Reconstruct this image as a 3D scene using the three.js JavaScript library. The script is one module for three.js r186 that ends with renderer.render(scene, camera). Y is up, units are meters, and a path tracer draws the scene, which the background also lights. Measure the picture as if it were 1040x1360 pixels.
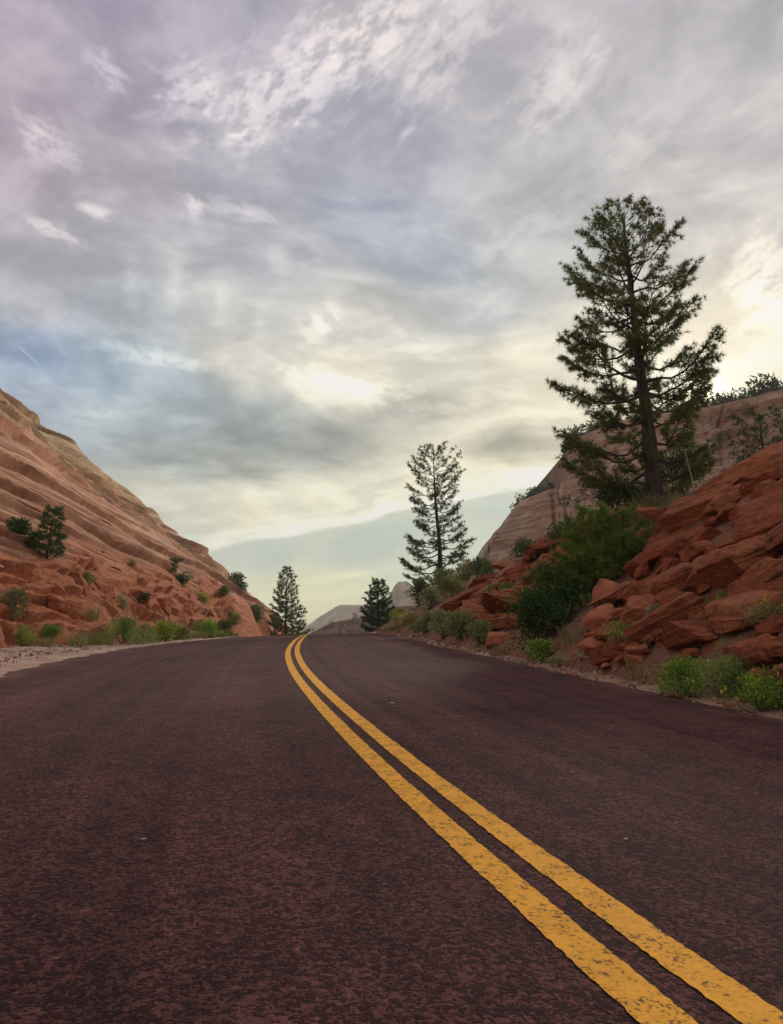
import * as THREE from 'three';
import { mergeVertices, toCreasedNormals } from 'three/addons/utils/BufferGeometryUtils.js';
import { ImprovedNoise } from 'three/addons/math/ImprovedNoise.js';

// ---------------------------------------------------------------- camera, sky, sun, exposure
const scene = new THREE.Scene();
const camera = new THREE.PerspectiveCamera(66.36, 783 / 1024, 0.05, 6000);
camera.position.set(0, 0.628, 0);
camera.rotation.set(Math.atan(200 / 1040), 0, 0);
const renderer = new THREE.WebGLRenderer({ antialias: true });
renderer.setSize(783, 1024);
renderer.toneMapping = THREE.LinearToneMapping;
renderer.toneMappingExposure = 2.9;
renderer.shadowMap.enabled = true;
scene.fog = new THREE.FogExp2(new THREE.Color(0.80, 0.82, 0.76), 0.0005);

const SUN_AZ = 22.6, SUN_EL = 18.2;            // degrees right of the view direction, and above the horizon
const rad = Math.PI / 180;
const sunDir = new THREE.Vector3(Math.sin(SUN_AZ * rad) * Math.cos(SUN_EL * rad), Math.sin(SUN_EL * rad), -Math.cos(SUN_AZ * rad) * Math.cos(SUN_EL * rad));
const sun = new THREE.DirectionalLight(new THREE.Color(1.0, 0.87, 0.70), 1.5);
sun.name = 'sun';
sun.position.copy(sunDir).multiplyScalar(120);
sun.castShadow = true;
sun.shadow.radius = 20;
Object.assign(sun.shadow.camera, { left: -80, right: 80, top: 80, bottom: -80, near: 1, far: 400 });
sun.shadow.mapSize.set(4096, 4096);
scene.add(sun);

// ---------------------------------------------------------------- small tools
const PN = new ImprovedNoise();
const noise = (x, y = 0, z = 0) => PN.noise(x + 311.7, y + 173.3, z + 97.1);
function fbm(x, y, z, n, gain = 0.5) { let a = 1, s = 0, w = 0; for (let i = 0; i < n; i++) { s += a * noise(x, y, z); w += a; a *= gain; x = x * 2.03 + 5.1; y = y * 2.03 + 1.7; z = z * 2.03 + 9.2; } return s / w; }
function random(seed) { let a = seed >>> 0; return () => { a = (a + 0x6D2B79F5) >>> 0; let t = a; t = Math.imul(t ^ (t >>> 15), t | 1); t ^= t + Math.imul(t ^ (t >>> 7), t | 61); return ((t ^ (t >>> 14)) >>> 0) / 4294967296; }; }
const clamp = (x, a = 0, b = 1) => Math.min(b, Math.max(a, x));
const mix = (a, b, t) => a + (b - a) * t;
const mix3 = (a, b, t) => [mix(a[0], b[0], t), mix(a[1], b[1], t), mix(a[2], b[2], t)];
const step = (a, b, x) => { const t = clamp((x - a) / (b - a)); return t * t * (3 - 2 * t); };
function table(rows, x) {                    // piecewise linear look-up in [[x, y], ...]
  if (x <= rows[0][0]) return rows[0][1];
  for (let i = 1; i < rows.length; i++) if (x <= rows[i][0]) return mix(rows[i - 1][1], rows[i][1], (x - rows[i - 1][0]) / (rows[i][0] - rows[i - 1][0]));
  return rows[rows.length - 1][1];
}
const soft = (rows, x, w) => (table(rows, x - w) + table(rows, x - w / 2) + table(rows, x) + table(rows, x + w / 2) + table(rows, x + w)) / 5;
const linear = (c) => { c /= 255; return c <= 0.04045 ? c / 12.92 : Math.pow((c + 0.055) / 1.055, 2.4); };

const SKY_TONES = [
  [-28.6, 39.2, 146, 136, 156], [-22.4, 41.0, 147, 140, 160], [-13.7, 41.7, 150, 146, 164], [0.0, 43.5, 170, 165, 172], [15.0, 41.9, 168, 164, 172], [28.6, 39.2, 164, 162, 166], [-28.2, 35.7, 158, 146, 162], [-20.4, 37.8, 146, 141, 160],
  [-11.7, 38.2, 158, 155, 168], [7.5, 38.9, 164, 162, 170], [22.5, 36.6, 170, 168, 172], [28.8, 33.0, 168, 166, 170], [-27.6, 30.7, 162, 152, 166], [-20.5, 32.1, 164, 158, 170], [-11.4, 33.3, 158, 157, 170], [0.0, 35.7, 152, 153, 170],
  [-1.2, 32.4, 150, 155, 172], [10.9, 33.3, 172, 171, 176], [21.0, 31.6, 178, 176, 177], [28.3, 28.3, 186, 182, 180], [-26.6, 25.9, 160, 156, 168], [-19.6, 27.6, 164, 163, 171], [-11.2, 28.5, 162, 164, 173], [1.2, 29.5, 162, 168, 180],
  [10.7, 29.1, 178, 179, 181], [-26.8, 23.0, 158, 160, 170], [-19.3, 23.7, 160, 166, 174], [-11.0, 24.0, 178, 180, 180], [-2.9, 24.9, 188, 187, 182], [5.9, 25.8, 176, 181, 183], [11.6, 24.5, 190, 188, 180], [-26.7, 19.9, 124, 146, 176],
  [-22.6, 19.2, 136, 156, 176], [-26.3, 17.2, 146, 160, 178], [-16.9, 19.4, 150, 164, 176], [-10.9, 20.9, 190, 188, 180], [-2.3, 20.7, 222, 216, 198], [4.7, 21.7, 208, 204, 190], [9.8, 22.0, 222, 214, 194], [24.3, 22.5, 232, 222, 200],
  [28.3, 26.5, 190, 184, 178], [27.9, 22.3, 236, 226, 204], [27.6, 19.0, 246, 236, 208], [-21.8, 16.3, 156, 168, 178], [-16.2, 16.8, 142, 154, 162], [-10.8, 16.6, 138, 148, 152], [-5.1, 15.8, 150, 154, 152], [2.3, 18.3, 172, 172, 162],
  [6.9, 17.4, 206, 200, 182], [11.4, 18.7, 226, 218, 196], [12.4, 16.0, 196, 190, 170], [-16.0, 13.7, 154, 162, 162], [-10.7, 14.0, 150, 156, 150], [-17.5, 11.4, 190, 190, 176], [-12.2, 10.6, 216, 212, 188], [-6.7, 11.9, 208, 206, 184],
  [-2.3, 13.1, 200, 198, 178], [4.5, 13.0, 226, 218, 190], [9.6, 15.6, 170, 168, 152], [10.1, 14.0, 190, 186, 164], [10.1, 12.6, 250, 240, 206], [-8.8, 7.5, 176, 188, 182], [-2.2, 8.1, 178, 192, 184], [6.7, 10.3, 190, 200, 190],
  [10.0, 10.7, 196, 202, 190], [-13.1, 7.1, 186, 192, 182], [-9.3, 4.8, 222, 222, 182], [-5.5, 4.8, 226, 226, 176], [-2.2, 5.4, 214, 218, 180], [1.1, 6.5, 198, 208, 186], [-5.4, 2.7, 236, 234, 170], [4.4, 7.6, 196, 205, 186],
];
const SKY_WISPS = [
  [-5.0, 40.6, 12.48, 3.22, 24, 30, 1], [-16.4, 37.8, 3.64, 2.08, 15, 24, 1], [-11.0, 36.1, 5.72, 0.83, 12, 20, 1], [-22.1, 37.9, 2.18, 1.14, -15, 24, 1], [-26.3, 33.1, 2.86, 1.25, -18, 26, 1],
  [-22.7, 29.8, 1.56, 0.47, -6, 40, 0.8], [-25.1, 28.0, 2.86, 0.68, -10, 30, 1], [-15.7, 31.5, 1.35, 0.88, -25, 42, 0.9], [-11.3, 31.2, 4.16, 0.83, -6, 24, 1], [-19.7, 25.4, 0.62, 1.87, 6, 22, 0.6],
  [-16.6, 25.8, 0.73, 1.77, -4, 28, 0.6], [-13.2, 25.4, 0.57, 2.18, 4, 17, 0.7], [-8.9, 28.3, 0.73, 1.25, 35, 28, 0.7], [-5.6, 24.3, 1.35, 2.29, -28, 26, 0.9], [-10.2, 23.5, 0.62, 2.29, -10, 18, 0.7],
  [-2.7, 27.6, 3.22, 0.42, -3, 30, 0.6], [1.2, 36.6, 1.25, 0.47, 25, 26, 0.8], [5.1, 41.6, 7.80, 3.12, 30, 18, 1], [13.5, 38.6, 5.20, 2.34, 28, 18, 1], [7.2, 29.3, 5.72, 1.25, 26, 12, 0.9],
  [26.5, 25.0, 3.90, 2.86, 20, 30, 1], [16.6, 33.2, 8.32, 2.08, 20, 8, 1], [-2.3, 19.6, 8.32, 1.77, -6, 24, 0.8], [-17.0, 20.9, 6.24, 0.83, -6, 22, 0.9], [-10.7, 15.0, 11.96, 1.56, 5, -22, 0.5],
  [2.3, 18.5, 7.80, 0.88, 5, -16, 0.6], [9.6, 15.5, 3.22, 1.25, -4, -26, 0.6], [-22.4, 16.7, 5.72, 0.73, 4, 14, 0.8], [-5.1, 13.0, 7.80, 0.62, 6, 16, 0.6], [-12.2, 11.7, 8.32, 0.73, 6, 18, 0.7],
  [-6.6, 4.7, 8.84, 0.36, 5, 18, 0.7], [-2.8, 6.3, 3.64, 0.26, 8, 24, 0.6], [-4.9, 3.5, 6.24, 0.31, 2, 16, 0.6], [0.0, 32.9, 3.12, 2.08, 20, -12, 0.7], [-17.7, 39.1, 6.24, 2.08, 30, -12, 0.6],
];
// Tones of the cloud cover by azimuth and elevation in degrees (sRGB), and the wisps in it:
// azimuth, elevation, half length, half height, tilt, strength, raggedness.
const SKY_EDGE = [[-60, 3.5], [-26.6, 5.3], [-19.6, 6.0], [-14.7, 7.4], [-10.5, 8.6], [-5, 9.6], [1.1, 10.7], [4.5, 11.5], [11.1, 12.5], [15.5, 13.2], [27.5, 15], [60, 12]];
const SKY_LEVEL = 1 / renderer.toneMappingExposure;
function threads(x, y, n) { let a = 1, s = 0, w = 0; for (let i = 0; i < n; i++) { const k = 1 - Math.abs(noise(x, y, 20 + i)) * 1.9; s += a * k * k * k; w += a; a *= 0.62; x = x * 2.07 + 3.1; y = y * 1.93 + 7.7; } return s / w; }
function makeSky(W, H) {
  const gw = 360, gh = 92, low = new Float32Array(gw * gh * 3);
  const wrap = (a) => ((a + 540) % 360) - 180;
  const tones = SKY_TONES.slice();
  // the cover goes on round the rest of the sky much as it is in view
  for (let a = -180; a < 180; a += 30) if (Math.abs(a) > 50) {
    tones.push([a, 4, 186, 182, 172], [a, 12, 168, 168, 168], [a, 24, 158, 160, 168], [a, 38, 160, 158, 166]);
  }
  for (let a = -180; a < 180; a += 45) tones.push([a, 60, 162, 158, 168], [a, 82, 164, 160, 168]);
  for (let j = 0; j < gh; j++) for (let i = 0; i < gw; i++) {
    const az = i - 180, el = j;
    let s = [0, 0, 0], ws = 0;
    for (const t of tones) {
      const da = wrap(az - t[0]) * Math.cos(el * rad), de = el - t[1], d2 = da * da + de * de * 2.2, w = 1 / Math.pow(d2 + 1.6, 2.0);
      s[0] += w * t[2]; s[1] += w * t[3]; s[2] += w * t[4]; ws += w;
    }
    for (let c = 0; c < 3; c++) low[(j * gw + i) * 3 + c] = s[c] / ws + 3;
  }
  const base = (az, el, out) => {
    const x = ((az + 180) % 360 + 360) % 360, y = clamp(el, 0, gh - 2), i = Math.floor(x), j = Math.floor(y), fx = x - i, fy = y - j, i1 = (i + 1) % gw;
    for (let c = 0; c < 3; c++) out[c] = mix(mix(low[(j * gw + i % gw) * 3 + c], low[(j * gw + i1) * 3 + c], fx), mix(low[((j + 1) * gw + i % gw) * 3 + c], low[((j + 1) * gw + i1) * 3 + c], fx), fy);
  };
  const wisps = SKY_WISPS.map(([a, e, l, h, r, s, g]) => ({ a, e, l, h, c: Math.cos(r * rad), n: Math.sin(r * rad), s, g, reach: Math.max(l, h) * 2.4 }));
  const data = new Float32Array(W * H * 4), col = [0, 0, 0];
  for (let y = 0; y < H; y++) {
    const elevation = ((y + 0.5) / H - 0.5) * 180;
    for (let x = 0; x < W; x++) {
      const o = (y * W + x) * 4;
      data[o + 3] = 1;
      if (elevation < -1) { data[o] = 0.2; data[o + 1] = 0.18; data[o + 2] = 0.16; continue; }
      const phi = ((x + 0.5) / W - 0.5) * 2 * Math.PI, az = wrap(phi / rad + 90), el = Math.max(0, elevation);
      const ce = Math.cos(el * rad), dx = ce * Math.cos(phi), dy = Math.sin(el * rad), dz = ce * Math.sin(phi);
      const px = dx / (dy + 0.16), pz = dz / (dy + 0.16);          // place on the cloud deck
      const wx = fbm(px * 1.3, pz * 1.3, 3.1, 3), wz = fbm(px * 1.3, pz * 1.3, 8.4, 3);
      base(az + wx * 5, el + wz * 2.2, col);
      // veils and fibres; their grain runs along the deck
      const u = px * 0.86 + pz * 0.5 + wx * 0.5, v = -px * 0.5 + pz * 0.86 + wz * 0.5;
      const veil = fbm(u * 1.5, v * 2.6, 1.2, 5, 0.55), fibre = fbm(u * 4.2 + veil, v * 10, 5.5, 4, 0.6);
      const puff = fbm(px * 5 + wx, pz * 5 + wz, 7.7, 6, 0.66), thread = threads(u * 3.2, v * 6.4, 5);
      const grain = fbm(px * 16 + wx * 2, pz * 16 + wz * 2, 3.3, 4, 0.7);
      const edge = soft(SKY_EDGE, az, 2) + fbm(az * 0.12, el * 0.3, 4.4, 5) * 0.9, d = el - edge, calm = mix(0.3, 1, step(-0.6, 1.2, d)) * mix(0.75, 1, step(8, 20, el));
      let add = 17 + calm * (veil * 26 + (step(-0.25, 0.3, puff) - 0.45) * 22 + puff * 18 + (thread - 0.42) * 24 * clamp(0.35 + veil * 1.5 + puff) + fibre * 14 + grain * 18 * clamp(0.5 + puff * 2));
      for (const w of wisps) {
        const da = wrap(az - w.a) * ce / Math.cos(w.e * rad), de = el - w.e;
        if (Math.abs(da) > w.reach || Math.abs(de) > w.reach) continue;
        const p = (da * w.c + de * w.n) / w.l + wx * 0.5, q = (-da * w.n + de * w.c) / w.h + wz * 0.8;
        const g = Math.exp(-(p * p + q * q));
        if (g < 0.01) continue;
        const f = fbm(p * w.l * 0.42 + w.a, q * w.h * 1.15 + w.e, 2.2, 6, 0.68);
        const ragged = w.g > 0.75 ? step(-0.10, 0.24, f + (g - 0.55) * 0.4) * 1.7 : 0.75 + f * 1.2;
        add += w.s * g * mix(1, Math.max(0, ragged), w.g);
      }
      // the bright lower edge of the cloud sheet, with clear air below it
      const near = Math.exp(-Math.pow(wrap(az - 4) / 28, 2));
      const lit = d > 0 ? Math.exp(-d / 1.5) * step(0, 0.3, d) : 0;
      add += lit * 80 * near * (0.75 + fibre) + (d < 0 && d > -3 ? -2 * near : 0);
      // a short contrail
      { const ax = az + 26.8, ay = el - 20.6, l = Math.hypot(1.38, 1.0), t = (ax * 1.38 - ay * 1.0) / (l * l), k = Math.abs(ax * 1.0 + ay * 1.38) / l; if (t > 0 && t < 1) add += 70 * Math.exp(-Math.pow(k / (0.02 + 0.05 * t), 2)) * (1 - 0.6 * t); }
      const cosSun = dx * sunDir.x + dy * sunDir.y + dz * sunDir.z, off = Math.acos(clamp(cosSun, -1, 1)) / rad;
      const glow = 2.2 * Math.exp(-Math.pow(off / 1.0, 2)) + 0.22 * Math.exp(-off / 5);
      const warm = clamp(add / 60, 0, 1);
      data[o] = (linear(clamp(col[0] + add * (1 + 0.06 * warm), 30, 253)) + glow) * SKY_LEVEL;
      data[o + 1] = (linear(clamp(col[1] + add * 0.97, 30, 250)) + glow * 0.86) * SKY_LEVEL;
      data[o + 2] = (linear(clamp(col[2] + add * (0.92 - 0.1 * warm), 30, 246)) + glow * 0.62) * SKY_LEVEL;
    }
  }
  const t = new THREE.DataTexture(data, W, H, THREE.RGBAFormat, THREE.FloatType);
  t.mapping = THREE.EquirectangularReflectionMapping;
  t.magFilter = THREE.LinearFilter; t.minFilter = THREE.LinearFilter;
  t.needsUpdate = true;
  return t;
}
const sky = makeSky(4096, 2048);
scene.background = sky;
scene.environment = sky;

// ---------------------------------------------------------------- textures
function dataTexture(n, fill, srgb, metres) {
  const d = new Uint8Array(n * n * 4), c = [0, 0, 0];
  for (let y = 0; y < n; y++) for (let x = 0; x < n; x++) { fill(x / n, y / n, c, x, y); const o = (y * n + x) * 4; d[o] = clamp(c[0], 0, 255); d[o + 1] = clamp(c[1], 0, 255); d[o + 2] = clamp(c[2], 0, 255); d[o + 3] = 255; }
  const t = new THREE.DataTexture(d, n, n, THREE.RGBAFormat);
  t.wrapS = t.wrapT = THREE.RepeatWrapping; t.magFilter = THREE.LinearFilter; t.minFilter = THREE.LinearMipmapLinearFilter; t.generateMipmaps = true;
  if (srgb) t.colorSpace = THREE.SRGBColorSpace;
  t.repeat.set(1 / metres, 1 / metres); t.needsUpdate = true;
  return t;
}
const toSrgb = (x) => 255 * (x <= 0.0031308 ? 12.92 * x : 1.055 * Math.pow(Math.max(x, 0), 1 / 2.4) - 0.055);
function lattice(n, seed) { const r = random(seed), a = new Float32Array(n * n); for (let i = 0; i < a.length; i++) a[i] = r(); return a; }
// periodic value noise on an n-cell lattice
function periodic(n, seed) {
  const a = lattice(n, seed);
  return (u, v) => { const x = u * n, y = v * n, i = Math.floor(x), j = Math.floor(y); let fx = x - i, fy = y - j; fx = fx * fx * (3 - 2 * fx); fy = fy * fy * (3 - 2 * fy); const i0 = ((i % n) + n) % n, j0 = ((j % n) + n) % n, i1 = (i0 + 1) % n, j1 = (j0 + 1) % n; return mix(mix(a[j0 * n + i0], a[j0 * n + i1], fx), mix(a[j1 * n + i0], a[j1 * n + i1], fx), fy); };
}
// chippings pressed into the road: for each texel the nearest chip, its edge distance and number
function chippings(n, cells, seed) {
  const r = random(seed), cx = new Float32Array(cells * cells), cy = new Float32Array(cells * cells), tone = new Float32Array(cells * cells);
  for (let i = 0; i < cx.length; i++) { cx[i] = 0.1 + 0.8 * r(); cy[i] = 0.1 + 0.8 * r(); tone[i] = r(); }
  return (u, v, out) => {
    const x = u * cells, y = v * cells, i = Math.floor(x), j = Math.floor(y);
    let a = 9, b = 9, id = 0;
    for (let dj = -1; dj <= 1; dj++) for (let di = -1; di <= 1; di++) {
      const k = (((j + dj) % cells + cells) % cells) * cells + ((i + di) % cells + cells) % cells, ex = i + di + cx[k] - x, ey = j + dj + cy[k] - y, d = ex * ex + ey * ey;
      if (d < a) { b = a; a = d; id = k; } else if (d < b) b = d;
    }
    out[0] = Math.sqrt(b) - Math.sqrt(a); out[1] = tone[id];
  };
}
const ROAD_TILE = 2.4, roadN = 2048;
const roadHeight = new Float32Array(roadN * roadN), roadTone = new Float32Array(roadN * roadN);
{
  const chip = chippings(roadN, 230, 5), o = [0, 0], p1 = periodic(24, 2), p2 = periodic(90, 3), p3 = periodic(420, 4), p4 = periodic(8, 6), p5 = periodic(170, 8), p6 = periodic(330, 9);
  for (let y = 0; y < roadN; y++) for (let x = 0; x < roadN; x++) {
    const u = x / roadN, v = y / roadN;
    chip(u, v, o);
    const patch = p1(u, v) * 0.4 + p2(u, v) * 0.6, body = step(0.02, 0.30, o[0]);
    const pit = step(0.47, 0.60, p5(u + 0.3, v) * 0.30 + p6(u, v + 0.1) * 0.34 + p3(u, v) * 0.24 + p1(u, v + 0.4) * 0.10 + (1 - body) * 0.10);
    roadHeight[y * roadN + x] = clamp(0.62 + 0.12 * body * o[1] + 0.16 * (p3(u, v) - 0.5) - 0.6 * pit);
    roadTone[y * roadN + x] = clamp((0.86 + 0.14 * body) * (0.80 + 0.28 * o[1] * o[1] + 0.6 * (patch - 0.5) + 0.7 * (p3(v, u) - 0.5) + 0.35 * (p6(v, u) - 0.5)) * (1 - 0.74 * pit) * (0.85 + 0.3 * p4(u, v)), 0, 2) + (o[1] > 0.99 ? 0.5 : 0);
  }
}
const pick = (a, x, y) => a[(y % roadN) * roadN + (x % roadN)];
const roadMap = dataTexture(roadN, (u, v, c, x, y) => {
  const t = pick(roadTone, x, y), h = pick(roadHeight, x, y);
  c[0] = toSrgb(0.138 * t + 0.007); c[1] = toSrgb(0.052 * t + 0.003); c[2] = toSrgb(0.045 * t + 0.003);
}, true, ROAD_TILE);
const roadBump = dataTexture(roadN, (u, v, c, x, y) => { c[0] = c[1] = c[2] = 255 * pick(roadHeight, x, y); }, false, ROAD_TILE);
// thick paint fills most of the chippings' relief; the deepest pits and rubbed tops show the road
const paintN = 1024, pp1 = periodic(40, 31), pp2 = periodic(160, 32), pp3 = periodic(9, 33);
const paintMap = dataTexture(paintN, (u, v, c, x, y) => {
  const h = pick(roadHeight, x, y), worn = step(0.20, 0.02, h + (pp1(u, v) - 0.30) * 0.40 + (pp2(u, v) - 0.35) * 0.40) * 0.85, k = 0.96 + 0.16 * (pp1(u, v) - 0.5) + 0.2 * (pp2(u, v) - 0.5) + 0.12 * (pp3(u, v) - 0.5);
  c[0] = toSrgb(mix(0.92 * k, 0.10, worn)); c[1] = toSrgb(mix(0.42 * k, 0.04, worn)); c[2] = toSrgb(mix(0.035 * k, 0.012, worn));
}, true, ROAD_TILE / 2);
const paintBump = dataTexture(paintN, (u, v, c, x, y) => { c[0] = c[1] = c[2] = 255 * (0.4 + 0.5 * pick(roadHeight, x, y)); }, false, ROAD_TILE / 2);
const q1 = periodic(12, 41), q2 = periodic(48, 42), q3 = periodic(170, 43), q4 = periodic(420, 44);
const grainMap = dataTexture(1024, (u, v, c) => { const k = 0.83 + 0.16 * (q1(u, v) - 0.5) + 0.20 * (q2(u, v) - 0.5) + 0.22 * (q3(u, v) - 0.5) + 0.30 * (q4(u, v) - 0.5); c[0] = toSrgb(k); c[1] = toSrgb(k * 0.985); c[2] = toSrgb(k * 0.97); }, true, 2.0);
const grainBump = dataTexture(1024, (u, v, c) => { c[0] = c[1] = c[2] = 255 * clamp(0.5 + 0.55 * (q2(u, v) - 0.5) + 0.45 * (q3(u, v) - 0.5) + 0.35 * (q4(u, v) - 0.5)); }, false, 2.0);
const sandMap = dataTexture(1024, (u, v, c) => { const k = 0.82 + 0.2 * (q1(u, v) - 0.5) + 0.3 * (q2(u, v) - 0.5) + 0.34 * (q3(v, u) - 0.5) + 0.4 * (q4(u, v) - 0.5), dark = q3(u, v) > 0.86 ? 0.55 : 1; c[0] = toSrgb(k * dark); c[1] = toSrgb(k * dark); c[2] = toSrgb(k * dark); }, true, 1.6);

const broad = (t) => { const c = t.clone(); c.repeat.set(1 / 22, 1 / 22); c.needsUpdate = true; return c; };
const M = {
  asphalt: new THREE.MeshPhysicalMaterial({ name: 'asphalt', map: roadMap, bumpMap: roadBump, bumpScale: 0.006, roughness: 0.92, specularIntensity: 0.35, vertexColors: true }),
  paint: new THREE.MeshPhysicalMaterial({ name: 'road paint', map: paintMap, bumpMap: paintBump, bumpScale: 0.002, roughness: 0.8, specularIntensity: 0.4 }),
  rock: new THREE.MeshStandardMaterial({ name: 'sandstone', map: grainMap, bumpMap: grainBump, bumpScale: 0.035, roughness: 0.95, vertexColors: true }),
  soil: new THREE.MeshStandardMaterial({ name: 'sandy soil', map: sandMap, bumpMap: grainBump, bumpScale: 0.02, roughness: 1, vertexColors: true }),
  stone: new THREE.MeshStandardMaterial({ name: 'stone', roughness: 0.95, vertexColors: true }),
  cliff: new THREE.MeshStandardMaterial({ name: 'cliff sandstone', map: broad(grainMap), bumpMap: broad(grainBump), bumpScale: 0.5, roughness: 1, vertexColors: true }),
  bark: new THREE.MeshStandardMaterial({ name: 'bark', roughness: 1, vertexColors: true }),
  needle: new THREE.MeshPhysicalMaterial({ name: 'needles', roughness: 0.85, specularIntensity: 0.25, vertexColors: true, side: THREE.DoubleSide, transmission: 0.35, thickness: 0 }),
  leaf: new THREE.MeshPhysicalMaterial({ name: 'leaves', roughness: 0.9, specularIntensity: 0.25, vertexColors: true, side: THREE.DoubleSide, transmission: 0.35, thickness: 0 }),
};
// ---------------------------------------------------------------- naming and building tools
const taken = {};
function numbered(name) { const n = (taken[name] = (taken[name] ?? -1) + 1); return n ? `${name}_${String(n).padStart(3, '0')}` : name; }
function tag(o, label, category, group, kind) { o.userData.label = label; o.userData.category = category; if (group) o.userData.group = group; if (kind) o.userData.kind = kind; return o; }
function mesh(name, g, m, parent = scene) { const o = new THREE.Mesh(g, m); o.name = parent === scene ? numbered(name) : name; o.castShadow = o.receiveShadow = true; parent.add(o); return o; }
function thing(name, x = 0, y = 0, z = 0) { const o = new THREE.Group(); o.name = numbered(name); o.position.set(x, y, z); scene.add(o); return o; }
function geometry(p, c, uv, index) {
  const g = new THREE.BufferGeometry();
  g.setAttribute('position', new THREE.Float32BufferAttribute(p, 3));
  if (c) g.setAttribute('color', new THREE.Float32BufferAttribute(c, 3));
  if (uv) g.setAttribute('uv', new THREE.Float32BufferAttribute(uv, 2));
  if (index) g.setIndex(index);
  g.computeVertexNormals();
  return g;
}
// A grid of points; at(i, j) returns { p: [x, y, z], c: colour, uv, id: piece }. One geometry, or one for each piece.
function grid(ni, nj, at, pieces = false) {
  const P = new Float32Array(ni * nj * 3), C = new Float32Array(ni * nj * 3), U = new Float32Array(ni * nj * 2), D = pieces ? new Int32Array(ni * nj) : null;
  for (let i = 0; i < ni; i++) for (let j = 0; j < nj; j++) { const k = i * nj + j, v = at(i, j); P.set(v.p, k * 3); C.set(v.c, k * 3); U.set(v.uv, k * 2); if (pieces) D[k] = v.id; }
  const index = new Uint32Array((ni - 1) * (nj - 1) * 6);
  for (let i = 0, o = 0; i < ni - 1; i++) for (let j = 0; j < nj - 1; j++, o += 6) { const a = i * nj + j, b = a + nj; index.set([a, b, a + 1, b, b + 1, a + 1], o); }
  const g = new THREE.BufferGeometry();
  g.setAttribute('position', new THREE.BufferAttribute(P, 3)); g.setAttribute('color', new THREE.BufferAttribute(C, 3)); g.setAttribute('uv', new THREE.BufferAttribute(U, 2)); g.setIndex(new THREE.BufferAttribute(index, 1));
  g.computeVertexNormals();
  if (!pieces) return g;
  const N = g.attributes.normal.array, sets = new Map();
  for (let t = 0; t < index.length; t += 6) { const d = D[index[t]]; if (!sets.has(d)) sets.set(d, []); sets.get(d).push(t); }
  const out = [];
  const remap = new Int32Array(ni * nj).fill(-1);
  for (const [id, quads] of sets) {
    const used = [], ix = new Uint32Array(quads.length * 6);
    quads.forEach((t, q) => { for (let k = 0; k < 6; k++) { const v = index[t + k]; if (remap[v] < 0) { remap[v] = used.length; used.push(v); } ix[q * 6 + k] = remap[v]; } });
    const p = new Float32Array(used.length * 3), n = p.slice(), c = p.slice(), u = new Float32Array(used.length * 2);
    used.forEach((v, k) => { for (let a = 0; a < 3; a++) { p[k * 3 + a] = P[v * 3 + a]; n[k * 3 + a] = N[v * 3 + a]; c[k * 3 + a] = C[v * 3 + a]; } u[k * 2] = U[v * 2]; u[k * 2 + 1] = U[v * 2 + 1]; remap[v] = -1; });
    const h = new THREE.BufferGeometry();
    h.setAttribute('position', new THREE.BufferAttribute(p, 3)); h.setAttribute('normal', new THREE.BufferAttribute(n, 3)); h.setAttribute('color', new THREE.BufferAttribute(c, 3)); h.setAttribute('uv', new THREE.BufferAttribute(u, 2)); h.setIndex(new THREE.BufferAttribute(ix, 1));
    out.push({ id, g: h, size: quads.length });
  }
  return out;
}

// ---------------------------------------------------------------- the road's course
// distance along it: heading (radians right of straight ahead), height, cross fall
const KS = [-14, -4, 2, 6, 10, 15, 20, 27, 35, 45, 52, 60, 75, 100, 150];
const TH = [-0.33, -0.2601, -0.22, -0.1932, -0.1744, -0.1363, -0.1056, -0.0943, -0.0973, -0.1004, -0.06, 0.08, 0.35, 0.6, 0.6];
const EL = [-0.6, -0.1892, -0.0004, 0.2036, 0.4277, 0.7431, 1.0216, 1.4002, 1.7572, 2.1632, 2.36, 2.40, 1.95, 0.2, -3.5];
const BK = [-0.02, -0.0293, -0.0327, -0.0091, 0.0049, 0.0067, 0.0103, 0.0248, 0.0334, 0.0344, 0.034, 0.03, 0.02, 0, 0];
function hermite(v, s) {
  const n = KS.length; let i = 0; while (i < n - 2 && s > KS[i + 1]) i++;
  const slope = (k) => { if (k === 0) return (v[1] - v[0]) / (KS[1] - KS[0]); if (k === n - 1) return (v[n - 1] - v[n - 2]) / (KS[n - 1] - KS[n - 2]); const a = KS[k] - KS[k - 1], b = KS[k + 1] - KS[k]; return (a * a * v[k + 1] + (b * b - a * a) * v[k] - b * b * v[k - 1]) / (a * b * (a + b)); };
  const h = KS[i + 1] - KS[i], t = clamp((s - KS[i]) / h);
  return (2 * t ** 3 - 3 * t ** 2 + 1) * v[i] + (t ** 3 - 2 * t ** 2 + t) * h * slope(i) + (-2 * t ** 3 + 3 * t ** 2) * v[i + 1] + (t ** 3 - t ** 2) * h * slope(i + 1);
}
const LEFT_EDGE = -3.753, RIGHT_EDGE = 3.498, STRIPE = 0.107, GAP = 0.0811;
const course = [];
{
  const ds = 0.1, raw = []; let x = 0, d = 0;
  for (let s = -14; s <= 150; s += ds) { const th = hermite(TH, s); raw.push({ s, x, d, th, y: hermite(EL, s), b: hermite(BK, s) }); x += Math.sin(th) * ds; d += Math.cos(th) * ds; }
  const zero = raw[Math.round(14 / ds)];
  for (const r of raw) course.push({ ...r, x: r.x - zero.x + 0.9603, d: r.d - zero.d });
}
function station(s) { const k = clamp((s + 14) / 0.1, 0, course.length - 1.001), i = Math.floor(k), f = k - i, a = course[i], b = course[i + 1], o = {}; for (const n in a) o[n] = mix(a[n], b[n], f); return o; }
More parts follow.
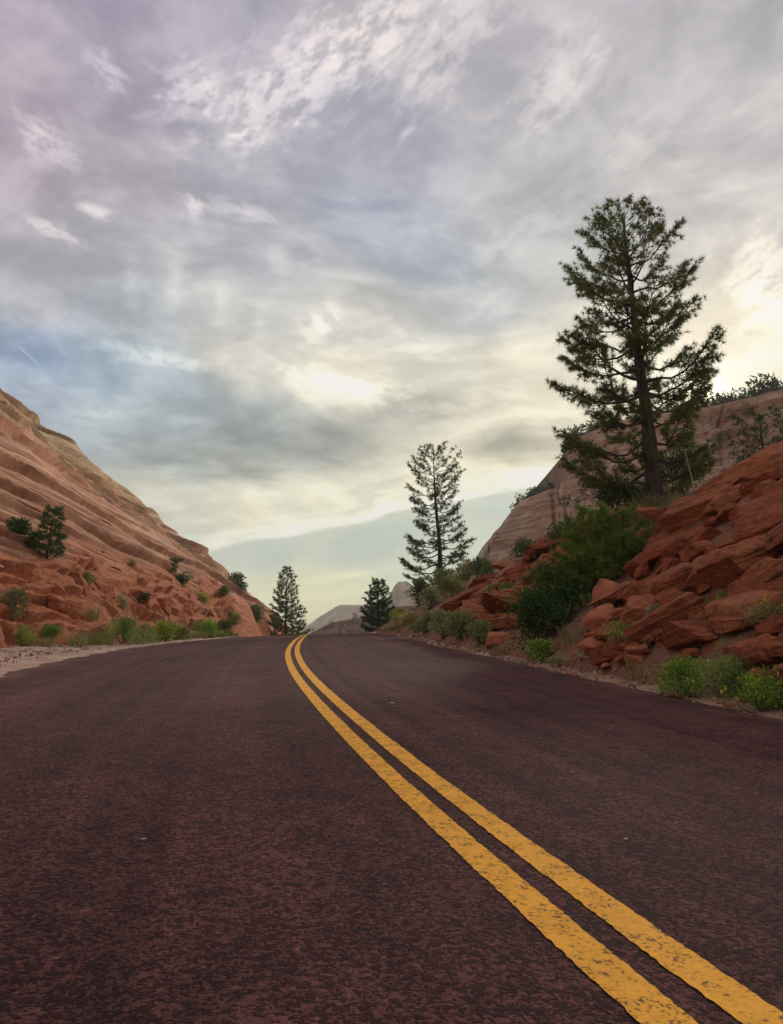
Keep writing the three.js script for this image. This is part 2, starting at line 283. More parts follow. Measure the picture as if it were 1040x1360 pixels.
function onRoad(s, u, lift = 0) { const r = station(s); return [r.x + u * Math.cos(r.th), r.y + u * r.b + lift, -(r.d - u * Math.sin(r.th))]; }
// the station abreast of a point, and how far to the right of the centre line it lies
function abreast(x, d) {
  let lo = 0, hi = course.length - 1;
  const ahead = (r) => (d - r.d) * Math.cos(r.th) + (x - r.x) * Math.sin(r.th);
  if (ahead(course[lo]) < 0) { const r = course[lo]; return { r, u: x - r.x }; }
  if (ahead(course[hi]) > 0 || d > 140) { const r = course[hi]; return { r, u: x - r.x }; }
  while (hi - lo > 1) { const m = (lo + hi) >> 1; if (ahead(course[m]) > 0) lo = m; else hi = m; }
  const r = course[lo];
  return { r, u: (x - r.x) * Math.cos(r.th) - (d - r.d) * Math.sin(r.th) };
}
const byDepth = []; for (let d = 0; d <= 70; d += 0.5) { let best = course[0]; for (const r of course) if (Math.abs(r.d - d) < Math.abs(best.d - d)) best = r; byDepth.push(best); }
const roadAt = (d) => { const k = clamp(d / 0.5, 0, byDepth.length - 1.001), i = Math.floor(k), f = k - i, a = byDepth[i], b = byDepth[i + 1]; return { x: mix(a.x, b.x, f), y: mix(a.y, b.y, f), b: mix(a.b, b.b, f), th: mix(a.th, b.th, f) }; };

// ---------------------------------------------------------------- heights of the ground, the hillside and the bank
function groundY(x, d) {
  const { r, u } = abreast(x, d), e = u < 0 ? -LEFT_EDGE : RIGHT_EDGE, a = Math.abs(u), uc = clamp(u, -6, 6);
  const wob = fbm(x * 0.9, d * 0.9, 2.2, 3) * 0.30 + noise(x * 5, d * 5, 7.7) * 0.06;
  let y = r.y + uc * r.b - 0.035 + 0.06 * step(e - 0.22, e + 0.32, a + wob) + step(e + 0.1, e + 3, a) * 0.10;
  y += fbm(x * 1.7, d * 1.7, 0.4, 4) * 0.07 * step(e, e + 0.8, a) + fbm(x * 0.06, d * 0.06, 4, 3) * 1.6 * step(12, 40, a);
  return y - step(90, 500, Math.hypot(x, d)) * 22;
}
const HILL_FOOT = [[-10, -6.0], [0, -6.4], [9, -7.1], [16, -7.7], [25, -8.0], [35, -8.7], [50, -10.1], [70, -11.4], [90, -11.7], [130, -12.2]];
const hillFoot = (d) => soft(HILL_FOOT, d, 2);
function hillY(x, d) {                                       // before its beds are cut into it
  const u = hillFoot(d) - x + fbm(x * 0.12, d * 0.12, 6, 2) * 1.3, r = roadAt(Math.min(d, 50)), end = 1 - step(88, 128, d);
  const bank = table([[0, 0.8], [15, 0.95], [40, 1.5], [80, 2.3], [130, 2.3]], d);
  const y = bank * Math.pow(step(-0.3, 1.7, u), 0.8) + 0.79 * Math.max(0, u - 0.1) + fbm(x * 0.10, d * 0.07, 9, 3) * 1.3 * step(2, 9, u);
  return r.y - 0.25 * (1 - step(-0.6, 0.3, u)) + 0.1 + y * end + Math.min(u, 0) * 0.6;
}
const BANK_SLOPE = [[0, 0.8], [7, 0.8], [12.6, 0.88], [14, 0.70], [15.5, 0.46], [17, 0.5], [20, 0.68], [25, 0.74], [30, 0.68], [40, 0.7], [46, 0.52], [52, 0.3], [62, 0.15], [90, 0.1]];
const BANK_TOP = [[0, 3.0], [12.5, 2.95], [16, 3.1], [20, 3.3], [25, 2.75], [30, 2.35], [40, 2.15], [46, 2.2], [54, 1.2], [70, 0.6], [90, 0.4]];
const bankEdge = (d) => { const r = roadAt(d); return { x: r.x + RIGHT_EDGE, y: r.y + RIGHT_EDGE * r.b }; };
function bankY(x, d) {
  const e = bankEdge(Math.min(d, 69)), u = x - e.x - 0.45, k = soft(BANK_SLOPE, d, 0.7), top = soft(BANK_TOP, d, 1.2) + 0.10 * Math.max(0, u) + fbm(x * 0.35, d * 0.35, 3, 3) * 0.6;
  const rise = k * Math.max(0, u + 0.12 * Math.sqrt(Math.max(0, u)));
  const h = -Math.log(Math.exp(-2.4 * rise) + Math.exp(-2.4 * top)) / 2.4;
  return e.y + h + Math.min(0, u) * 0.35 + fbm(x * 0.8, d * 0.8, 12, 4) * 0.3 * step(0.1, 1.2, u) - (1 - step(-0.3, 0.2, u)) * 0.1;
}
const landY = (x, d) => Math.max(groundY(x, d), x < -2 ? hillY(x, d) : -99, x > -6 && d > 3 && d < 80 ? bankY(x, d) : -99);
const CLIFF_FAR = [[-9.5, 8.8, -250], [4.4, 15.3, -230], [11.1, 18.4, -210], [17.4, 22.2, -200], [22.1, 25.6, -190], [23.1, 28.7, -186], [24.1, 30.7, -183], [26.7, 33.1, -180], [29.4, 37.1, -176], [33.0, 38.0, -172], [36.4, 38.8, -168], [42.6, 39.9, -166], [52.2, 41.5, -165], [62.1, 42.3, -165]];
const CLIFF_NEAR = [[37.7, 27.1, -185], [36.4, 37.3, -165], [33.0, 40.0, -140], [34.4, 41.2, -138], [37.9, 41.4, -130], [44.1, 40.8, -122], [49.2, 40.1, -118], [55.6, 40.9, -115], [58.8, 41.2, -112], [67.0, 43.1, -110], [78.1, 43.7, -105]];
const MESA_FAR = [[-196.2, 22.0, -1150], [-144.9, 36.5, -1130], [-123.6, 48.4, -1110], [-102.9, 61.5, -1100], [-78.9, 77.1, -1100], [-71.6, 80.3, -1100], [-40.0, 80.3, -1100], [-21.1, 85.5, -1100], [42.2, 96.0, -1100], [211.9, 115.1, -1100]];
const MESA_KNOB = [[-25.3, 30.4, -760], [-10.8, 48.5, -750], [-2.2, 62.8, -750], [2.2, 72.2, -750], [6.5, 77.2, -750], [14.4, 77.9, -750], [20.2, 72.9, -750], [28.9, 72.2, -750], [58.4, 69.5, -760], [135.1, 77.3, -780]];
const RED_HILL = [[-42.3, 9.9, -330], [-35.1, 11.7, -330], [-29.4, 14.3, -325], [-23.8, 16.8, -320], [-15.3, 18.3, -320], [-9.2, 19.8, -320], [0.0, 22.9, -320], [24.5, 24.7, -320], [49.1, 27.8, -320]];
// the large slabs that make the top of the tall outcrop: x, height, distance ahead, length, thickness, width, squareness, heading, fall, roll
const OUTCROP_TOP = [
  [6.13, 3.74, 12.90, 2.3, 0.62, 1.3, 4, 1, 0.42, -0.1],
  [5.01, 3.08, 12.60, 1.5, 0.62, 1.2, 3.2, 1, 0.3, -0.1],
  [5.67, 2.92, 11.80, 2, 0.5, 1.2, 4, 0.9, 0.35, -0.2],
  [4.80, 2.52, 12.00, 1.9, 0.42, 1.1, 4, 0.9, 0.2, -0.2],
  [7.08, 4.12, 13.20, 1.6, 0.6, 1.4, 3.5, 0.9, 0.5, 0],
  [4.87, 2.05, 10.80, 1.9, 0.42, 1.1, 5, 0.7, 0.3, -0.25],
  [4.02, 1.71, 11.60, 1.2, 0.4, 0.9, 5, 0.6, 0.3, -0.2],
  [4.14, 1.34, 9.80, 1.6, 0.4, 1, 5, 0.6, 0.33, -0.3],
];
// ---------------------------------------------------------------- road and its painted lines
{
  const rows = []; for (let s = -12; s < 120; s += s < 14 ? 0.12 : s < 50 ? 0.3 : 1) rows.push(s);
  const cols = []; for (let u = LEFT_EDGE - 0.25; u <= RIGHT_EDGE + 0.26; u += 0.05) cols.push(u);
  const g = grid(rows.length, cols.length, (i, j) => {
    const s = rows[i], u = cols[j];
    // rubbed wheel tracks and drag marks run along the lanes
    let k = 0.93 + fbm(u * 6.5, s * 0.045, 1, 4, 0.62) * 0.75 + fbm(u * 0.9, s * 0.35, 4, 4) * 0.36;
    for (const c of [-2.75, -1.0, 1.0, 2.7]) k += 0.30 * Math.exp(-Math.pow((u - c - fbm(s * 0.1, c, 3, 2) * 0.25) / 0.34, 2)) * (0.7 + fbm(s * 0.2, c, 8, 2));
    const dust = step(0.35, -0.05, Math.min(u - LEFT_EDGE, RIGHT_EDGE - u) + fbm(u * 2, s * 1.1, 5, 4) * 0.5);
    k = clamp(k, 0.5, 1.9);
    return { p: onRoad(s, u), c: mix3([k * 1.02, k * 0.98, k], [2.6, 3.4, 3.0], dust * 0.45), uv: [u + 3.1 + 0.02 * noise(s), s] };
  });
  tag(mesh('road', g, M.asphalt), 'dark maroon chip-sealed two-lane road climbing to a crest', 'road', null, 'structure');
  const edges = random(77);
  function stripe(u0, u1, label) {
    const at = []; for (let s = -11; s < 115; s += s < 9 ? 0.018 : s < 30 ? 0.06 : 0.5) at.push(s);
    const jag = at.map(() => [edges() - 0.5, edges() - 0.5]);
    const g = grid(at.length, 5, (i, j) => {
      const s = at[i], wob = (k) => fbm(s * 3, k, 3, 4, 0.7) * 0.007 + jag[i][k] * 0.006;
      const t = j / 4, u = mix(u0 + wob(0), u1 + wob(1), t);
      return { p: onRoad(s, u, 0.0032), c: [1, 1, 1], uv: [u + 1, s] };
    });
    tag(mesh('center_line', g, M.paint), label, 'road marking', 'double yellow centre line', 'structure');
  }
  stripe(-GAP / 2 - STRIPE, -GAP / 2, 'worn yellow centre line bordering the lane beside the smooth hillside');
  stripe(GAP / 2, GAP / 2 + STRIPE, 'worn yellow centre line bordering the lane beside the broken red outcrop');
}
// ---------------------------------------------------------------- ground
{
  const rows = []; for (let d = -60; d < 3000; d += d < -6 ? 6 : d < 4 ? 0.5 : d < 45 ? 0.09 + d * 0.002 : d < 80 ? 0.7 : d * 0.08) rows.push(d);
  const cols = [-2500, -1200, -600, -300, -150, -80, -45, -30, -22, -17, -14, -12];
  for (let u = -10.5; u < -3; u += u < -7.5 ? 0.4 : 0.07) cols.push(u);
  for (let u = -3; u < 3; u += 0.5) cols.push(u);
  for (let u = 3; u < 6; u += u < 5 ? 0.06 : 0.3) cols.push(u);
  cols.push(6.5, 7.5, 9, 12, 16, 22, 30, 45, 80, 150, 300, 600, 1200, 2500);
  const g = grid(rows.length, cols.length, (i, j) => {
    const d = rows[i], u = cols[j], r = d < 140 ? station(d) : station(140), x = d >= 0 && d < 140 ? r.x + u * Math.cos(r.th) : r.x + u, dd = d >= 0 && d < 140 ? r.d - u * Math.sin(r.th) * step(40, 12, Math.abs(u)) : d < 0 ? d : d;
    const n = fbm(x * 0.8, dd * 0.8, 1, 4), n2 = fbm(x * 0.25, dd * 0.25, 5, 3);
    let c = mix3([0.66, 0.46, 0.35], [0.50, 0.29, 0.20], clamp(0.35 + n * 1.2 + n2));
    if (u > 0) c = mix3(c, [0.32, 0.16, 0.10], clamp(0.40 + n2));
    if (Math.abs(u) > 12) c = mix3(c, [0.20, 0.15, 0.09], 0.5);
    return { p: [x, groundY(x, dd), -dd], c, uv: [x, dd] };
  });
  tag(mesh('ground', g, M.soil), 'pale pinkish sand and gravel verge along the road', 'ground', null, 'structure');
}
// ---------------------------------------------------------------- bedded rock
// Beds of uneven thickness, each broken by joints into blocks that stand out by different amounts.
function beds(seed, q0, q1, thick, length) {
  const r = random(seed), list = [];
  for (let q = q0; q < q1;) {
    const t = mix(thick[0], thick[1], Math.pow(r(), 1.6)) * (thick[2] ? mix(1, thick[2], step(thick[3], thick[4], q)) : 1), joints = [];
    for (let s = -20 + r() * 2; s < 140;) { const l = mix(length[0], length[1], r()) * (0.5 + t / thick[1]); joints.push({ s, l, out: r(), tip: r() - 0.5, lean: (r() - 0.5) * 0.7, tone: r() }); s += l; }
    list.push({ q, t, out: r(), dip: (r() - 0.5) * 0.7, joints, tone: r() });
    q += t;
  }
  return (q, s) => {
    let lo = 0, hi = list.length - 1;
    while (lo < hi) { const m = (lo + hi + 1) >> 1; if (list[m].q <= q) lo = m; else hi = m - 1; }
    const b = list[lo], t = clamp((q - b.q) / b.t), z = s + (t - 0.5) * b.t * 0.6;
    let a = 0, e = b.joints.length - 1;
    while (a < e) { const m = (a + e + 1) >> 1; if (b.joints[m].s <= z) a = m; else e = m - 1; }
    const k = b.joints[a], w = clamp((z - k.s) / k.l);
    return { bed: lo, block: a, b, k, t, w, across: Math.min(t, 1 - t) * b.t, along: Math.min(w, 1 - w) * k.l };
  };
}
const dome = (e, r) => { const t = clamp(e / r); return Math.sqrt(1 - (1 - t) * (1 - t)); };
// One slab of bedded rock: a block with rounded edges, broken corners and thin beds showing in its sides.
const RED_ROCK = [[0.38, 0.085, 0.030], [0.53, 0.175, 0.075], [0.30, 0.12, 0.07]];
function slabShape(seed, L, T, W, block, detail = 9, tones = RED_ROCK) {
  const r = random(seed), g = mergeVertices(new THREE.IcosahedronGeometry(1, detail).deleteAttribute('normal').deleteAttribute('uv')), p = g.attributes.position, cuts = [], tone = r(), hue = r(), c = [], uv = [];
  for (let i = 0; i < 9; i++) { const a = 6.2832 * r(), n = new THREE.Vector3(Math.cos(a), (r() - 0.4) * 1.1, Math.sin(a)).normalize(); cuts.push({ n, d: 0.56 + 0.36 * r() }); }
  cuts.push({ n: new THREE.Vector3((r() - 0.5) * 0.5, 1, (r() - 0.5) * 0.7).normalize(), d: 0.72 + 0.2 * r() }, { n: new THREE.Vector3((r() - 0.5) * 0.6, -1, (r() - 0.5) * 0.6).normalize(), d: 0.75 });
  const f1 = 2.5 + 3 * r(), f2 = 7 + 6 * r(), v = new THREE.Vector3();
  for (let i = 0; i < p.count; i++) {
    v.set(p.getX(i), p.getY(i), p.getZ(i));
    v.multiplyScalar(1 / Math.pow(Math.abs(v.x) ** block + Math.abs(v.y) ** block + Math.abs(v.z) ** block, 1 / block));
    for (const q of cuts) { const e = v.dot(q.n) - q.d; if (e > 0) v.addScaledVector(q.n, -e * 0.95); }
    const X = v.x * L / 2, Y = v.y * T / 2, Z = v.z * W / 2, bed = noise(v.y * f1, seed, 1) * 0.6 + noise(v.y * f2 + noise(X, Z) * 0.8, seed, 5) * 0.4, big = fbm(X * 1.3 + seed, Y * 1.3, Z * 1.3, 3), fine = fbm(X * 5 + seed, Y * 7, Z * 5, 4, 0.6);
    const side = 1 + bed * 0.11 * (1 - v.y * v.y) + big * 0.24 + fine * 0.06;
    const px = X * side, py = Y * (1 + big * 0.3) + fine * 0.09 * T, pz = Z * side;
    p.setXYZ(i, px, py, pz);
    uv.push(px * 0.8 + pz * 0.6, py + pz * 0.35 - px * 0.2);
    let k = mix3(tones[0], tones[1], clamp(0.5 + big * 1.0 + (tone - 0.5) * 0.9 + bed * 0.3));
    k = mix3(k, tones[2], step(0.0, 0.35, fbm(X * 1.7, Y * 1.7, Z * 1.7 + seed, 5)) * 0.55 * hue);
    const speck = step(0.05, 0.35, fbm(X * 8, Y * 8, Z * 8 + seed, 3, 0.6)) * 0.45;
    c.push(k[0] * (1 - speck), k[1] * (1 - speck), k[2] * (1 - speck));
  }
  g.setAttribute('color', new THREE.Float32BufferAttribute(c, 3)); g.setAttribute('uv', new THREE.Float32BufferAttribute(uv, 2));
  return toCreasedNormals(g, 0.45);
}
// ---------------------------------------------------------------- smooth sandstone hillside left of the road
function hillPoint(x, d) { return [x, hillY(x, d), -d]; }
{
  const layer = beds(11, -6, 60, [0.16, 0.70, 1.6, 6, 22], [9, 30]), rubble = beds(12, -3, 12, [0.25, 0.95], [1.0, 3.6]);
  const NI = 640, NJ = 600;
  const parts = grid(NI, NJ, (i, j) => {
    const d = 4 * Math.pow(135 / 4, i / (NI - 1)), v = j / (NJ - 1), u = -0.8 + 1.2 * v * 3 + 46 * Math.pow(v, 2.1), x = hillFoot(d) - u;
    const y = hillY(x, d), wq = fbm(x * 0.07, d * 0.04, 2, 3) * 1.8 + fbm(x * 0.5, d * 0.2, 6, 3) * 0.09, q = y + 0.10 * d + wq;
    const L = layer(q, d * 0.5), low = step(2.1, 1.1, u + fbm(d * 0.25, 1, 3, 2) * 1.6) * step(-0.7, 0.1, u) * step(75, 45, d);
    const fade = 0.6 + 0.4 * step(-0.18, 0.22, fbm(d * 0.07, q * 0.6, 14, 3));
    const nose = (1 - L.t) * step(0, 0.05 / L.b.t + 0.01, L.t);
    const lam = q + d * L.b.dip * 0.35 + noise(x * 0.3, d * 0.3, 1) * 0.2, fine = noise(lam * 2.6, L.bed * 7.7, d * 0.03) * 0.6 + noise(lam * 6.8, L.bed * 3.1, d * 0.06) * 0.6 + noise(lam * 15, L.bed, d * 0.1) * 0.3;
    let out = ((0.12 + L.b.out * L.b.out * 1.1) * 1.0 * Math.min(1, L.b.t + 0.15) * nose + 0.17 * fine) * fade * step(0.2, 2.5, u) * (0.7 + 0.3 * step(0, 15, u)) + fbm(x * 0.6, d * 0.35, q * 0.9, 5, 0.6) * 0.12;
    let mark = 0;
    if (low > 0.01) {
      const R = rubble(y - 0.05 * d + wq * 0.5 + fbm(x * 1.1, d * 0.9, 3, 3) * 0.35, d + 0.5 * u + fbm(x, d * 0.7, 8, 2) * 0.5), s = dome(R.across, 0.04) * dome(R.along, 0.05);
      out = mix(out, R.k.out * 0.30 * s - 0.08 + (0.45 - R.t) * R.b.t * (0.5 + R.k.tip) * s + (R.w - 0.5) * R.k.l * R.k.lean * 0.4 * s + fbm(x * 2, d * 2, y * 2, 5, 0.6) * 0.22, low);
      mark = low * (R.k.tone - 0.5);
    }
    const crack = Math.pow(Math.max(0, 1 - Math.abs(noise(lam * 2.9 + 3, d * 0.10, L.bed * 1.7)) * 11), 2) * step(-0.25, 0.15, noise(d * 0.2, q * 0.8, 31));
    out -= crack * 0.12 * (1 - low);
    const X = x + out * 0.66, Y = y + out * 0.75, low2 = low;
    const yellow = step(9, 19, y + wq * 0.8 + noise(d * 0.1, q * 0.2) * 3), red = step(3.6, 1.0, u + noise(d * 0.2, 2) * 1.4);
    let c = mix3([0.44, 0.16, 0.08], [0.74, 0.41, 0.26], clamp(0.55 + fine * 1.5 + (L.b.tone - 0.5) * 1.0));
    c = mix3(c, mix3([0.36, 0.22, 0.10], [0.60, 0.44, 0.26], clamp(0.55 + fine * 1.6 + (L.b.tone - 0.5) * 1.3)), yellow * 0.85);
    c = mix3(c, mix3([0.60, 0.16, 0.055], [0.66, 0.235, 0.10], clamp(0.5 + mark * 1.2 + fbm(X, d, Y, 3))), red * 0.9);
    const stain = step(0.06, 0.36, fbm(lam * 1.6, d * 0.10, L.bed * 3.3, 4) + fine * 0.16) * 0.68;
    c = mix3(c, [0.21, 0.125, 0.085], stain * (1 - red * 0.6));
    c = mix3(c, [0.15, 0.08, 0.055], crack * 0.8 * (1 - low));
    const lichen = step(0.0, 0.45, fbm(X * 1.5, d * 1.2, Y * 1.5, 6, 0.6)) * 0.6;
    c = mix3(c, [c[0] * 0.62, c[1] * 0.66, c[2] * 0.70], lichen);
    return { p: [X, Y, -d], c, uv: [d + X * 0.3, Y * 1.25], id: L.bed };
  }, true);
  const hill = thing('sandstone_hillside');
  tag(hill, 'smooth layered slickrock hillside, red at its foot and tan above', 'hillside', null, 'structure');
  for (const p of parts) if (p.size > 30) mesh('rock_layer', p.g, M.rock, hill);
  // ledges where harder beds stand out of the slope, and blocks of the cut at its foot
  const r = random(88), placed = [], ax = new THREE.Vector3(), ay = new THREE.Vector3(), az = new THREE.Vector3(), turn = new THREE.Matrix4();
  const PINK = [[0.58, 0.225, 0.12], [0.68, 0.36, 0.225], [0.36, 0.20, 0.13]], TAN = [[0.44, 0.28, 0.14], [0.54, 0.38, 0.22], [0.32, 0.22, 0.13]], FOOT = [[0.56, 0.15, 0.055], [0.66, 0.235, 0.10], [0.42, 0.17, 0.10]];
  for (const [n, l0, l1, t0, t1, u0, u1, d0, d1, roll, pick] of [[70, 5, 13, 0.20, 0.42, 2.5, 15, 13, 62, 0.45, 1], [50, 8, 18, 0.35, 0.7, 10, 34, 30, 84, 0.48, 2], [80, 2.0, 5.0, 0.12, 0.26, 1.6, 10, 11, 46, 0.45, 1], [46, 0.7, 2.0, 0.35, 0.85, 0.2, 1.5, 9, 48, 0.15, 0]]) for (let k = 0, tries = 0; k < n && tries < n * 40; tries++) {
    const d = d0 * Math.pow(d1 / d0, r()), u = mix(u0, u1, Math.pow(r(), 1.3)), x = hillFoot(d) - u, y = hillY(x, d), L = mix(l0, l1, r()), T = mix(t0, t1, r()), W = pick ? T * mix(2.2, 3.6, r()) : T * mix(0.9, 1.6, r());
    if (placed.some((p) => Math.abs(p.d - d) < 0.36 * (p.L + L) && Math.abs(p.y - y + 0.10 * (p.d - d)) < 0.55 * (p.T + T) && Math.abs(p.x - x) < 1.6 * (p.T + T))) continue;
    // the bed's outcrop is followed from one end of the piece to the other
    const trace = (e, h) => { let lo = hillFoot(e) - 40, hi = hillFoot(e) + 0.3; for (let i = 0; i < 18; i++) { const m = (lo + hi) / 2; if (hillY(m, e) > h) lo = m; else hi = m; } return lo; };
    const dip = 0.10 + (r() - 0.5) * 0.08, near = [trace(d - L * 0.46, y + dip * L * 0.46), d - L * 0.46], far = [trace(d + L * 0.46, y - dip * L * 0.46), d + L * 0.46];
    ax.set(far[0] - near[0], -dip * L * 0.92, -(far[1] - near[1])).normalize(); az.crossVectors(ax, ay.set(0, 1, 0)).normalize(); ay.crossVectors(az, ax); turn.makeBasis(ax, ay, az);
    const o = mesh(pick ? 'rock_ledge' : 'rock_block', slabShape(9000 + placed.length, L, T, W, pick ? 2.6 : 5, d < 30 ? 10 : 7, pick === 0 ? FOOT : r() < step(9, 18, y - 1) ? TAN : PINK), M.rock, hill);
    o.position.set((pick ? Math.min(x, (near[0] + far[0]) / 2) : x) - (pick ? 0.24 : 0.2) * T - 0.02, y - (pick ? 0.14 : 0.05) * T, -d); o.quaternion.setFromRotationMatrix(turn); o.rotateX(roll + (r() - 0.5) * 0.3);
    placed.push({ x, y, d, L, T }); k++;
  }
}
// ---------------------------------------------------------------- soil bank right of the road
{
  const rows = []; for (let d = 3; d < 85; d += d < 50 ? 0.05 + d * 0.0035 : 0.8) rows.push(d);
  const cols = []; for (let u = 0.2; u < 60; u += u < 7 ? 0.055 : u < 12 ? 0.3 : u * 0.15) cols.push(u);
  const g = grid(rows.length, cols.length, (i, j) => {
    const d = rows[i], x = bankEdge(Math.min(d, 69)).x + cols[j], y = bankY(x, d) + fbm(x * 3, d * 3, 2, 3) * 0.09;
    const n = fbm(x * 0.7, d * 0.7, 9, 4);
    let c = mix3([0.36, 0.145, 0.08], [0.29, 0.15, 0.085], clamp(0.5 + n * 1.4));
    c = mix3(c, [0.27, 0.22, 0.11], step(0.0, 0.4, fbm(x * 0.5, d * 0.5, 4, 3) + step(3, 6, cols[j]) * 0.2) * 0.7);
    return { p: [x, y, -d], c, uv: [x * 1.4, d] };
  });
  tag(mesh('roadside_bank', g, M.soil), 'reddish soil bank rising beside the road behind the shrubs', 'bank', null, 'structure');
}
// ---------------------------------------------------------------- broken red outcrops on the bank
function outcrop(o) {
  const rows = [], cols = [];
  for (let d = o.d[0]; d < o.d[1]; d += o.cell * d / o.d[0]) rows.push(d);
  for (let u = o.u[0]; u < o.u[1]; u += o.cell) cols.push(u);
  const g = grid(rows.length, cols.length, (i, j) => {
    const d = rows[i], u = cols[j], x = bankEdge(d).x + u, y0 = o.base(x, u, d), m = o.mask(u, d, x);
    const rough = fbm(x * 1.5, d * 1.5, y0 * 1.5, 5, 0.58), ledge = noise((y0 + 0.3 * d + rough * 0.3) * 3.2, 2, o.seed), out = rough * 0.40 + ledge * 0.14 - 0.12;
    let c = mix3([0.38, 0.09, 0.034], [0.48, 0.155, 0.07], clamp(0.5 + rough));
    const speck = step(0.05, 0.4, fbm(x * 6, d * 6, y0 * 6, 4, 0.6)); c = mix3(c, [c[0] * 0.55, c[1] * 0.58, c[2] * 0.62], speck * 0.6);
    return { p: [x - out * 0.62, y0 + out * 0.68 - (1 - m) * 0.9, -d + out * 0.36], c, uv: [d + y0 * 0.3, y0 + x * 0.4] };
  });
  const t = thing('rock_outcrop');
  tag(t, o.label, 'rock outcrop');
  mesh('bedrock', g, M.rock, t);
  const r = random(o.seed), placed = [], axisX = new THREE.Vector3(), axisY = new THREE.Vector3(), axisZ = new THREE.Vector3(), turn = new THREE.Matrix4();
  function put(x, y, d, L, T, W, block, yaw, fall, roll) {
    axisX.set(-Math.sin(yaw) * Math.cos(fall), -Math.sin(fall), -Math.cos(yaw) * Math.cos(fall));        // the slab's length: away from here, toward the road, downward
    axisZ.crossVectors(axisX, axisY.set(0, 1, 0)).normalize(); axisY.crossVectors(axisZ, axisX); turn.makeBasis(axisX, axisY, axisZ);
    const s = mesh('rock_slab', slabShape(o.seed * 100 + placed.length, L, T, W, block, L * T > 0.25 ? 12 : L > 0.7 ? 9 : 6), M.rock, t);
    s.position.set(x, y, -d); s.quaternion.setFromRotationMatrix(turn); s.rotateX(roll);
    placed.push({ x, y, d, L, T });
  }
  for (const h of o.hand ?? []) put(...h);
  for (const [n, l0, l1, t0, t1, low, high] of o.sizes) for (let k = 0, tries = 0; k < n && tries < n * 40; tries++) {
    const d = mix(o.d[0], o.d[1], r()), u = mix(o.u[0], o.u[1], r()), x = bankEdge(d).x + u, L = mix(l0, l1, r()), T = mix(t0, t1, r()), y = o.base(x, u, d), e = bankEdge(d).y;
    if (o.mask(u, d, x) < 0.6 || y - e < low || y - e > high) continue;
    if (placed.some((p) => Math.hypot((p.x - x) * 1.2, (p.y - y) * 1.9, p.d - d) < 0.26 * (p.L + L) + 0.10 * (p.T + T))) continue;
    put(x + 0.10 * T, y + 0.10 * T - 0.04, d, L, T, Math.max(T * 1.5, L * mix(0.5, 0.8, r())), mix(4, 10, r()), o.yaw + (r() - 0.5) * 0.7, o.fall + (r() - 0.5) * 0.35, -0.15 + (r() - 0.5) * 0.7);
    k++;
  }
  return t;
}
outcrop({
  seed: 21, d: [5.2, 16.5], u: [0.35, 8.2], cell: 0.035, yaw: 0.45, fall: 0.24,
  label: 'tall broken red sandstone outcrop of stacked tilted slabs beside the road',
  base: (x, u, d) => bankY(x, d) + 0.14,
  mask: (u, d, x) => step(0.35, 0.75, u + fbm(d * 0.8, 1, 2, 3) * 0.5) * step(11.6, 10.6, d - 0.95 * u + fbm(u * 0.8, d * 0.5, 2, 3) * 1.2) * step(8.1, 7, u),
  hand: OUTCROP_TOP,
  sizes: [[34, 1.2, 2.2, 0.34, 0.62, 1.2, 9], [70, 0.7, 1.3, 0.2, 0.42, 0.35, 9], [120, 0.35, 0.75, 0.14, 0.28, 0.1, 9], [70, 0.18, 0.36, 0.08, 0.16, 0.05, 2.2]],
});
outcrop({
  seed: 34, d: [16.5, 31], u: [0.5, 5.6], cell: 0.07, yaw: 0.2, fall: 0.05,
  label: 'low red rock ledge running up to the far cliff beyond the dark scrub',
  base: (x, u, d) => bankY(x, d) - 0.02,
  mask: (u, d, x) => step(0.9, 1.5, u + fbm(d * 0.5, 7, 2, 3) * 0.7) * step(16.8, 18.2, d + fbm(u * 0.8, 9, 2, 2)) * step(30, 27, d + u * 0.4) * step(5.3, 4.1, u + fbm(d * 0.4, 2, 6, 2) * 0.8),
  sizes: [[22, 1.6, 3.4, 0.35, 0.7, 0.4, 9], [40, 0.8, 1.6, 0.2, 0.45, 0.2, 9], [40, 0.4, 0.8, 0.14, 0.3, 0.1, 9]],
});
